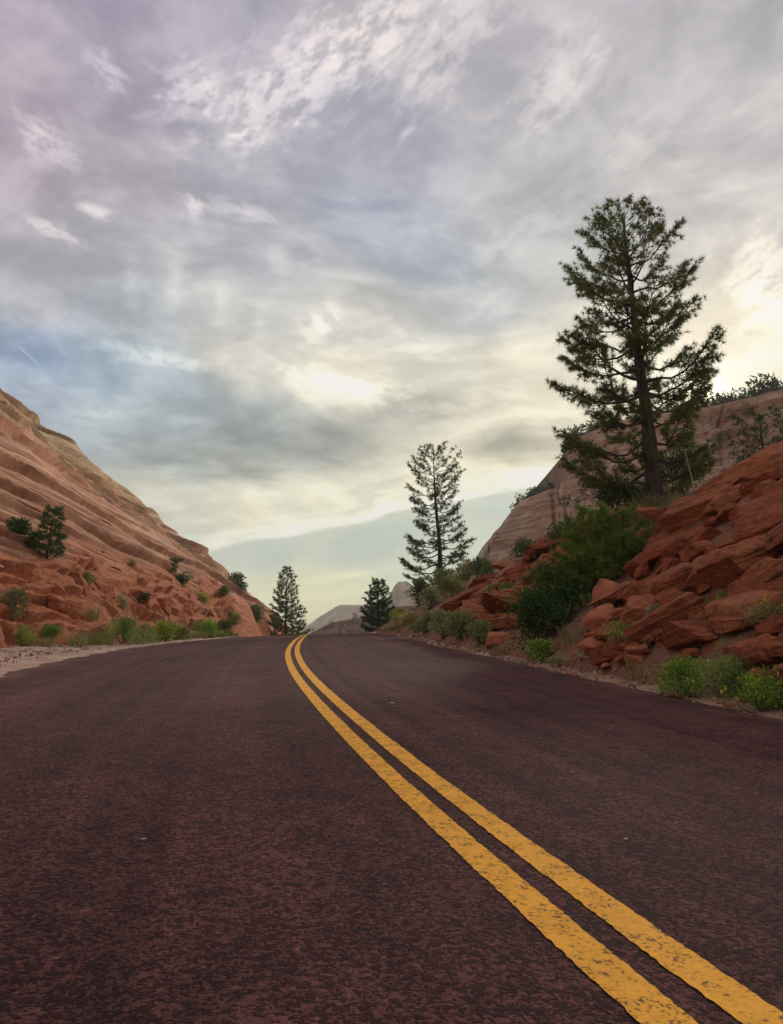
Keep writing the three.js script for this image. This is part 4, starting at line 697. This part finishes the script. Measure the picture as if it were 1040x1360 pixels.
// ---------------------------------------------------------------- shrubs, one by one
const DARK = [0.045, 0.085, 0.022], GREEN = [0.10, 0.16, 0.035], FRESH = [0.15, 0.22, 0.045], SAGE = [0.19, 0.19, 0.10], OLIVE = [0.13, 0.145, 0.05], DRY = [0.24, 0.22, 0.10];
const SHRUBS = [
  // name, x, d, width, height, leaves, leaf size, colour, label, extras
  ['shrub', 2.5, 13.5, 1.5, 1.0, 5200, 0.05, DARK, 'low dark green scrub oak spreading to the road edge below the young pines', { clumps: 22 }],
  ['shrub', 2.95, 13.9, 1.5, 1.35, 5200, 0.05, [0.05, 0.095, 0.024], 'taller dark green scrub oak leaning on the young pines in the gully', { clumps: 22 }],
  ['shrub', 4.15, 14.3, 1.0, 0.8, 2600, 0.05, DARK, 'dark shaded scrub between the young pines and the tall broken outcrop', {}],
  ['flowering_shrub', 2.42, 12.75, 0.62, 0.42, 1500, 0.04, FRESH, 'small yellow-green bush in front of the dark scrub oak', { flower: 0.06 }],
  ['flowering_shrub', 2.98, 8.05, 0.72, 0.42, 3000, 0.030, [0.13, 0.20, 0.035], 'yellow-flowered green bush on the verge below the tall broken outcrop', { flower: 0.07, clumps: 18, slim: 0.22, up: 0.6 }],
  ['flowering_shrub', 3.32, 7.75, 0.55, 0.36, 2200, 0.028, [0.12, 0.17, 0.045], 'loose yellow-flowered bush behind two greener ones on the verge', { flower: 0.05, slim: 0.22, up: 0.6 }],
  ['flowering_shrub', 3.22, 7.0, 0.62, 0.40, 2600, 0.028, [0.11, 0.19, 0.03], 'dense yellow-flowered bush at the road edge in front of the outcrop', { flower: 0.09, slim: 0.24, up: 0.6 }],
  ['flowering_shrub', 3.86, 8.0, 0.62, 0.34, 1700, 0.026, [0.17, 0.18, 0.07], 'thin greyish flowering bush growing on the lower rock slabs', { flower: 0.05, slim: 0.2, up: 0.6 }],
  ['flowering_shrub', 3.08, 10.6, 0.55, 0.42, 1500, 0.032, [0.16, 0.18, 0.045], 'straggly yellow-flowered plant at the foot of the outcrop by the gully', { flower: 0.08, slim: 0.2, up: 0.6 }],
  ['shrub', 3.5, 10.4, 0.40, 0.22, 700, 0.03, SAGE, 'tiny grey-green plant in a crack of the tall broken outcrop', {}],
  ['shrub', 3.9, 9.3, 0.42, 0.22, 700, 0.03, OLIVE, 'small olive plant among the lower slabs of the outcrop', {}],
  ['shrub', 2.46, 11.7, 0.45, 0.26, 900, 0.03, DRY, 'dry yellowish tuft of scrub on the gravel beside the gully', { slim: 0.15, up: 0.9 }],
  ['shrub', 1.72, 19.4, 1.0, 0.75, 1900, 0.06, [0.15, 0.185, 0.065], 'round pale green bush on the verge ahead of the dark scrub', {}],
  ['shrub', 1.45, 21.8, 1.0, 0.8, 1800, 0.06, [0.16, 0.19, 0.08], 'pale green bush second along the verge beyond the dark scrub', {}],
  ['shrub', 1.95, 17.3, 0.8, 0.55, 1500, 0.055, OLIVE, 'olive bush under the low red ledge by the road', {}],
  ['shrub', 1.15, 25.4, 1.1, 0.7, 1500, 0.07, [0.17, 0.18, 0.07], 'dull green bush third along the verge toward the crest', {}],
  ['shrub', 0.75, 30.5, 1.2, 0.7, 1300, 0.08, DRY, 'dry yellowish bush on the verge halfway to the crest', {}],
  ['shrub', 0.35, 36, 1.4, 0.8, 1300, 0.09, [0.22, 0.23, 0.06], 'yellow-green bush on the verge close to the crest', { flower: 0.05, bloom: 2 }],
  ['shrub', 1.65, 33, 1.3, 0.9, 1500, 0.09, SAGE, 'grey-green sage on the bank below the slender pine', {}],
  ['shrub', 2.2, 28.8, 1.3, 0.9, 1600, 0.08, OLIVE, 'olive bush on the bank below the slender pine', {}],
  ['shrub', 1.5, 39, 1.9, 1.3, 1700, 0.1, [0.10, 0.14, 0.05], 'dark green bush on the bank right before the juniper', {}],
  ['shrub', 2.6, 38, 1.8, 1.2, 1700, 0.1, [0.13, 0.16, 0.06], 'mid green bush at the foot of the slender pine', {}],
  ['shrub', 3.4, 36, 1.6, 1.1, 1500, 0.1, SAGE, 'sage bush beside the trunk foot of the slender pine', {}],
  ['shrub', 3.6, 31, 1.3, 0.9, 1300, 0.09, [0.10, 0.14, 0.05], 'green bush on the bank top left of the low red ledge', {}],
  ['shrub', 2.75, 21.5, 0.7, 0.45, 900, 0.06, OLIVE, 'small olive bush on the face of the low red ledge', {}],
  ['shrub', 2.95, 19.6, 0.7, 0.6, 1000, 0.06, GREEN, 'green bush rooted low on the red ledge', {}],
  ['shrub', 4.95, 22.2, 1.25, 0.85, 2200, 0.06, [0.055, 0.10, 0.03], 'dark green bush on top of the bank over the low red ledge', {}],
  ['shrub', 4.3, 24.5, 1.1, 0.7, 1300, 0.07, [0.07, 0.10, 0.04], 'dark bush at the rim of the low red ledge', {}],
  ['shrub', 5.15, 20.4, 0.8, 0.55, 1300, 0.05, SAGE, 'pale sage bush on the bank top above the young pines', {}],
  ['shrub', 5.65, 20.2, 0.7, 0.5, 1200, 0.04, [0.22, 0.20, 0.17], 'grey twiggy ball of brush on the bank top', {}],
  ['shrub', 6.25, 20.9, 2.1, 1.2, 4200, 0.06, [0.045, 0.08, 0.026], 'wide dark bush around the foot of the tall pine', { clumps: 22 }],
  ['shrub', 8.0, 21.4, 1.9, 1.9, 4200, 0.06, [0.055, 0.095, 0.03], 'big dark green bush behind the dry stalk beside the tall pine', { clumps: 24 }],
  ['shrub', 7.75, 16.2, 1.1, 0.55, 1800, 0.045, [0.11, 0.16, 0.04], 'green bush at the foot of the stunted pine on the outcrop', {}],
  ['shrub', 8.6, 16.2, 0.9, 0.5, 1300, 0.045, [0.10, 0.14, 0.045], 'olive green bush beyond the stunted pine on the outcrop', {}],
  // along the foot of the smooth hillside
  ['shrub', -6.95, 20.6, 1.0, 0.75, 2200, 0.06, [0.17, 0.22, 0.06], 'tall fresh green bush at the foot of the smooth hillside', { slim: 0.18, up: 0.9 }],
  ['shrub', -7.0, 22.3, 1.2, 0.6, 2000, 0.06, [0.18, 0.22, 0.08], 'broad pale green bush right of the tall fresh one at the hill foot', { slim: 0.18, up: 0.9 }],
  ['flowering_shrub', -7.25, 25.5, 0.9, 0.7, 1500, 0.065, [0.19, 0.22, 0.04], 'yellowish bush at the hill foot beyond the pale green ones', { flower: 0.06, bloom: 1.6 }],
  ['shrub', -7.7, 28.5, 1.2, 0.6, 1400, 0.07, [0.18, 0.2, 0.08], 'low pale bush at the hill foot before the bright green one', {}],
  ['shrub', -8.5, 36, 1.2, 0.95, 1500, 0.08, [0.13, 0.23, 0.035], 'bright green bush at the hill foot farther along the road', {}],
  ['shrub', -9.2, 43.5, 1.3, 0.9, 1200, 0.09, [0.075, 0.12, 0.035], 'dark green bush at the hill foot near the crest', {}],
  ['shrub', -9.75, 49, 1.6, 0.8, 1000, 0.1, [0.18, 0.2, 0.07], 'pale brush at the crest below the end of the hillside', {}],
  ['shrub', -12.0, 70, 2.2, 2.0, 1500, 0.16, [0.07, 0.10, 0.045], 'dark brush hanging on the far end of the hillside', {}],
  ['shrub', -7.85, 18.2, 0.62, 0.55, 1700, 0.05, [0.09, 0.17, 0.03], 'dense green bush at the hill foot beside wispy grass', { slim: 0.18, up: 0.9 }],
  ['shrub', -8.05, 17.2, 0.95, 0.45, 1600, 0.05, [0.16, 0.19, 0.05], 'yellow-green bush on the verge at the hill foot', { slim: 0.18, up: 0.9 }],
  ['shrub', -8.5, 17.6, 0.8, 0.75, 1700, 0.05, [0.13, 0.14, 0.06], 'grey-green bush growing on the red cut bank', {}],
  ['shrub', -9.95, 20.6, 1.0, 0.6, 2200, 0.055, [0.05, 0.085, 0.028], 'dark low bush beside the young pine on the hillside', {}],
  ['shrub', -8.75, 25.5, 0.5, 0.6, 500, 0.05, SAGE, 'wispy pale bush in front of the red cut bank', {}],
  ['shrub', -10.3, 38.6, 1.35, 0.85, 1500, 0.08, [0.05, 0.085, 0.03], 'dark bush halfway up the hillside near the crest', {}],
  ['shrub', -11.0, 38.6, 1.1, 0.55, 900, 0.08, [0.06, 0.085, 0.035], 'low dark bush left of its taller neighbour on the hillside', {}],
  ['shrub', -8.85, 27.8, 0.85, 0.45, 900, 0.06, [0.05, 0.07, 0.035], 'small dark bush on the ledge above the hill foot', {}],
  ['shrub', -9.2, 23.7, 0.6, 0.4, 700, 0.05, OLIVE, 'small olive bush on bare rock above the cut bank', {}],
  ['shrub', -10.6, 44.2, 1.2, 0.6, 900, 0.08, [0.2, 0.2, 0.04], 'yellowish bush on the rock near the crest', {}],
  ['shrub', -10.6, 49.5, 1.4, 0.7, 900, 0.09, OLIVE, 'olive bush high on the rock near the crest', {}],
  ['shrub', -15.5, 78, 2.6, 1.7, 900, 0.16, [0.07, 0.09, 0.045], 'round bush on the skyline of the hillside', {}],
  ['shrub', -14.6, 75.5, 2.0, 1.4, 800, 0.16, [0.06, 0.08, 0.04], 'dark bush just below the skyline of the hillside', {}],
  ['shrub', -10.6, 31.5, 0.6, 0.35, 500, 0.06, OLIVE, 'small tuft of brush in a seam of the hillside', {}],
  ['shrub', -13.0, 47, 1.0, 0.5, 500, 0.09, [0.09, 0.1, 0.05], 'dark tuft of brush high in a seam of the hillside', {}],
];
SHRUBS.forEach(([name, x, d, w, h, n, leaf, color, label, extra], i) => shrub({ name, x, d, w, h, n, leaf, color: color.map((k) => k * (color[1] > 0.14 ? 1.85 : 1.35)), label, category: name === 'shrub' ? 'shrub' : 'flowering shrub', seed: 300 + i, ...extra }));
// ---------------------------------------------------------------- grass tufts along both verges
{
  const r = random(900);
  const put = (x, d, w, h, n, color, label, group, dry) => grass({ x, d, w, h, n, color, label, group, dry, wide: 0.004 + d * 0.0006, seed: Math.floor(r() * 1e6) });
  for (let i = 0; i < 44; i++) { const d = 17 + 31 * Math.pow(r(), 1.1), x = hillFoot(d) + (r() - 0.25) * 0.9; put(x, d, 0.35 + 0.4 * r(), 0.22 + 0.28 * r(), 95, r() < 0.5 ? [0.27, 0.34, 0.08] : [0.32, 0.34, 0.13], 'wispy green grass tuft along the foot of the smooth hillside', 'grass along the hill foot', 0.3); }
  for (let i = 0; i < 30; i++) { const d = 9 + 36 * Math.pow(r(), 1.1), e = bankEdge(d), x = e.x + 0.35 + r() * 1.2; put(x, d, 0.3 + 0.35 * r(), 0.18 + 0.22 * r(), 80, r() < 0.5 ? [0.2, 0.22, 0.08] : [0.25, 0.23, 0.1], 'grass tuft on the verge below the red rocks', 'grass below the red rocks', 0.45); }
  for (let i = 0; i < 22; i++) { const d = 17.6 + 3.2 * r(), x = 5.2 + 1.9 * r() + (d - 17.6) * 0.1; put(x, d, 0.4, 0.4 + 0.2 * r(), 70, [0.33, 0.32, 0.11], 'straw-coloured grass on the bank top before the tall pine', 'straw grass on the bank top', 0.6); }
}
// ---------------------------------------------------------------- loose stones, sticks and litter
function stoneShape(seed, sx, sy, sz, k) {
  const r = random(seed), g = new THREE.IcosahedronGeometry(1, 3), p = g.attributes.position, c = [];
  const cuts = []; for (let i = 0; i < 16; i++) cuts.push({ n: unit(r), d: 0.48 + 0.30 * r() });
  for (let i = 0; i < p.count; i++) {
    const v = V(p.getX(i), p.getY(i), p.getZ(i));
    for (const q of cuts) { const e = v.dot(q.n) - q.d; if (e > 0) v.addScaledVector(q.n, -e); }
    v.multiplyScalar(1 + 0.10 * fbm(v.x * 2 + seed, v.y * 2, v.z * 2, 3));
    p.setXYZ(i, v.x * sx, v.y * sy, v.z * sz);
    const f = 0.85 + 0.5 * fbm(v.x * 3 + seed, v.y * 3, v.z * 3, 3); c.push(k[0] * f, k[1] * f, k[2] * f);
  }
  g.setAttribute('color', new THREE.Float32BufferAttribute(c, 3)); g.computeVertexNormals();
  return g;
}
const STONES = [
  ['boulder', 2.9, 11.3, 0.30, 0.16, 0.24, 'flat red boulder at the road edge beside the dead branch'],
  ['boulder', 3.15, 11.7, 0.42, 0.34, 0.32, 'blocky red boulder in the mouth of the gully'],
  ['boulder', 3.05, 9.95, 0.24, 0.13, 0.2, 'small red boulder below the straggly flowering plant'],
  ['boulder', 2.2, 16.4, 0.5, 0.24, 0.36, 'tilted red slab lying below the low red ledge'],
  ['stone', 2.86, 8.15, 0.11, 0.035, 0.08, 'flat reddish stone on the asphalt edge by the flowering bush'],
  ['stone', 3.05, 7.3, 0.06, 0.05, 0.06, 'rounded orange stone at the asphalt edge between flowering bushes'],
  ['boulder', -8.15, 21.3, 0.34, 0.2, 0.28, 'fallen red block below the cut bank behind the green bushes'],
  ['boulder', -8.0, 19.4, 0.24, 0.15, 0.2, 'fallen red block at the foot of the cut bank near wispy grass'],
  ['stone', -6.75, 21.1, 0.08, 0.05, 0.06, 'small dark stone on the sandy verge by the fresh green bush'],
  ['boulder', 3.4, 12.6, 0.36, 0.3, 0.3, 'red boulder wedged under the young pines'],
];
STONES.forEach(([name, x, d, sx, sy, sz, label], i) => { const o = mesh(name, stoneShape(500 + i, sx, sy, sz, i === 8 ? [0.12, 0.08, 0.07] : [0.48, 0.16, 0.075]), M.stone); o.position.set(x, landY(x, d) + sy * 0.35, -d); o.rotation.set(0, i * 1.3, 0); tag(o, label, name); });
// gravel strewn on both verges
{
  const r = random(61);
  const g = new THREE.IcosahedronGeometry(1, 1);
  { const p = g.attributes.position, q = random(8), seen = {}; for (let i = 0; i < p.count; i++) { const key = [p.getX(i), p.getY(i), p.getZ(i)].map((t) => t.toFixed(3)).join(); const f = (seen[key] ??= 0.75 + 0.5 * q()); p.setXYZ(i, p.getX(i) * f, p.getY(i) * f * 0.65, p.getZ(i) * f); } g.computeVertexNormals(); g.deleteAttribute('uv'); }
  const n = 9000, o = new THREE.InstancedMesh(g, new THREE.MeshStandardMaterial({ name: 'gravel', roughness: 1 }), n), m = new THREE.Matrix4(), e = new THREE.Euler(), q = new THREE.Quaternion(), k = new THREE.Color();
  for (let i = 0; i < n; i++) {
    const d = 6 + 34 * Math.pow(r(), 1.7), left = r() < 0.4, rd = roadAt(d), x = left ? rd.x + LEFT_EDGE - 0.5 - Math.pow(r(), 1.4) * 3 : rd.x + RIGHT_EDGE + 0.05 + Math.pow(r(), 1.3) * 2.2, s = (0.006 + 0.028 * Math.pow(r(), 5)) * (1 + d * 0.02);
    q.setFromEuler(e.set(r() * 6, r() * 6, r() * 6)); m.compose(V(x, landY(x, d) + s * 0.3, -d), q, V(s * (0.8 + r() * 0.6), s, s * (0.8 + r() * 0.6))); o.setMatrixAt(i, m);
    const f = 0.55 + 0.7 * r(), c = left ? [0.42, 0.25, 0.18] : r() < 0.6 ? [0.38, 0.16, 0.09] : [0.30, 0.2, 0.15]; o.setColorAt(i, k.setRGB(c[0] * f, c[1] * f, c[2] * f));
  }
  o.name = 'gravel'; o.castShadow = o.receiveShadow = true; scene.add(o); tag(o, 'loose reddish gravel strewn over both road verges', 'gravel', null, 'stuff');
}
// a dead branch and a dry flower stalk
{
  const x = 2.75, d = 11.25, t = thing('dead_branch', x, landY(x, d) + 0.01, -d), s = new Soup(), k = [0.40, 0.33, 0.27];
  s.tube([V(-0.18, 0.16, 0), V(-0.08, 0.08, 0.02), V(0.05, 0.05, 0.02), V(0.14, 0.01, 0.05)], [0.006, 0.011, 0.014, 0.016], 6, k);
  s.tube([V(0.05, 0.05, 0.02), V(0.06, 0.13, 0.0), V(0.10, 0.18, -0.03)], [0.011, 0.007, 0.004], 5, k); s.tube([V(-0.08, 0.08, 0.02), V(-0.17, 0.06, 0.05)], [0.008, 0.003], 5, k);
  s.build('branch', M.bark, t); tag(t, 'pale forked dead branch lying at the mouth of the gully', 'branch');
  const sx = 7.3, sd = 18.6, st = thing('dry_stalk', sx, landY(sx, sd) - 0.05, -sd), q = new Soup();
  q.tube([V(0.1, 0, 0), V(0.06, 0.5, 0), V(-0.02, 0.95, 0), V(-0.09, 1.35, 0.02)], [0.016, 0.014, 0.011, 0.008], 6, [0.42, 0.34, 0.19]); q.build('stem', M.bark, st);
  const heads = new Soup(), r = random(3); for (let i = 0; i < 60; i++) tuft(heads, V(-0.085 + (r() - 0.5) * 0.03, 1.0 + 0.36 * r(), (r() - 0.5) * 0.03), V(0, 0.6, 0), 0.03, 2, 0.012, [0.38, 0.30, 0.17], r); heads.build('seed_head', M.leaf, st);
  tag(st, 'dry straw-coloured flower stalk leaning beside the tall pine', 'stalk');
}
// pale chips of stone and scraps lying on the road
const SCRAPS = [
  [1.71, -1.05, 0.010, 'white scrap lying in the lane beside the smooth hillside'],
  [2.95, -1.12, 0.008, 'pale chip in the lane beside the hillside, up the road from the white scrap'],
  [2.85, 0.50, 0.011, 'grey chip in the lane below the outcrop near the centre lines'],
  [7.2, 0.55, 0.028, 'thin pale twig scrap in the lane below the outcrop'],
];
SCRAPS.forEach(([s, u, size, label], i) => { const p = onRoad(s, u, size * 0.35), o = mesh('road_scrap', stoneShape(700 + i, size * 1.5, size * 0.4, size * 0.7, [0.62, 0.58, 0.56]), M.stone); o.position.set(...p); o.rotation.y = 0.4 * i; tag(o, label, 'scrap'); });
// ---------------------------------------------------------------- scrub on the far cliffs, one mass each
{
  const r = random(71), s = new Soup();
  for (let i = 0; i < 70; i++) { const u = unit(r), p = V(u.x * 0.5, 0.5 + u.y * 0.5, u.z * 0.5).multiplyScalar(0.55 + 0.5 * r()), a = unit(r).multiplyScalar(0.22), b = unit(r).multiplyScalar(0.22); s.tri(p, p.clone().add(a), p.clone().add(b), [1, 1, 1]); }
  const bush = geometry(s.p, s.c);
  function scatter(name, label, places) {
    const o = new THREE.InstancedMesh(bush, M.leaf, places.length), m = new THREE.Matrix4(), q = new THREE.Quaternion(), k = new THREE.Color();
    places.forEach(([x, y, d, size, tall], i) => { q.setFromAxisAngle(V(0, 1, 0), r() * 6); o.setMatrixAt(i, m.compose(V(x, y, -d), q, V(size, size * tall, size))); const f = 0.7 + 0.6 * r(); o.setColorAt(i, k.setRGB(0.085 * f, 0.10 * f, 0.05 * f)); });
    o.name = name; o.castShadow = o.receiveShadow = true; scene.add(o); tag(o, label, 'scrub', null, 'stuff');
  }
  const along = (top, f) => { const q = clamp(f, 0, 0.999) * (top.length - 1), i = Math.floor(q), t = q - i; return [0, 1, 2].map((c) => mix(top[i][c], top[i + 1][c], t)); };
  const rim = (top, from, n, size, back) => Array.from({ length: n }, () => { const [x, y, z] = along(top, mix(from, 1, r())); const b = r() * back; return [x * (1 + b * 0.002), y - size * 0.1 + b * 0.06, -z + b, size * (0.35 + 1.3 * r() * r()), 0.8 + 0.8 * r()]; });
  const face = (on, n, t0, t1, v0, v1, size) => Array.from({ length: n }, () => { const [x, y, z] = on(mix(t0, t1, r()), mix(v0, v1, r())); return [x, y - size * 0.2, -z, size * (0.3 + 1.2 * r() * r()), 0.8 + 0.6 * r()]; });
  scatter('slope_scrub', 'scattered scrub on the ledges of the pinkish hill', face(onNearCliff, 170, 0.2, 0.85, 0.03, 0.6, 1.7));
  scatter('slope_scrub', 'scrub on the talus below the pale cliff', face(onFarCliff, 110, 0.15, 0.9, 0.45, 0.8, 2.2));
  scatter('slope_scrub', 'dark scrub dotting the low dusky red hill', face(onRedHill, 130, 0, 0.6, 0.0, 0.5, 2.0));
  scatter('rim_scrub', 'dark scrub fringing the rim of the pale cliff', rim(CLIFF_FAR, 0.60, 170, 2.0, 12));
  scatter('rim_scrub', 'dense dark trees covering the top of the pinkish hill', rim(CLIFF_NEAR, 0.25, 520, 1.9, 16));
}
renderer.render(scene, camera);
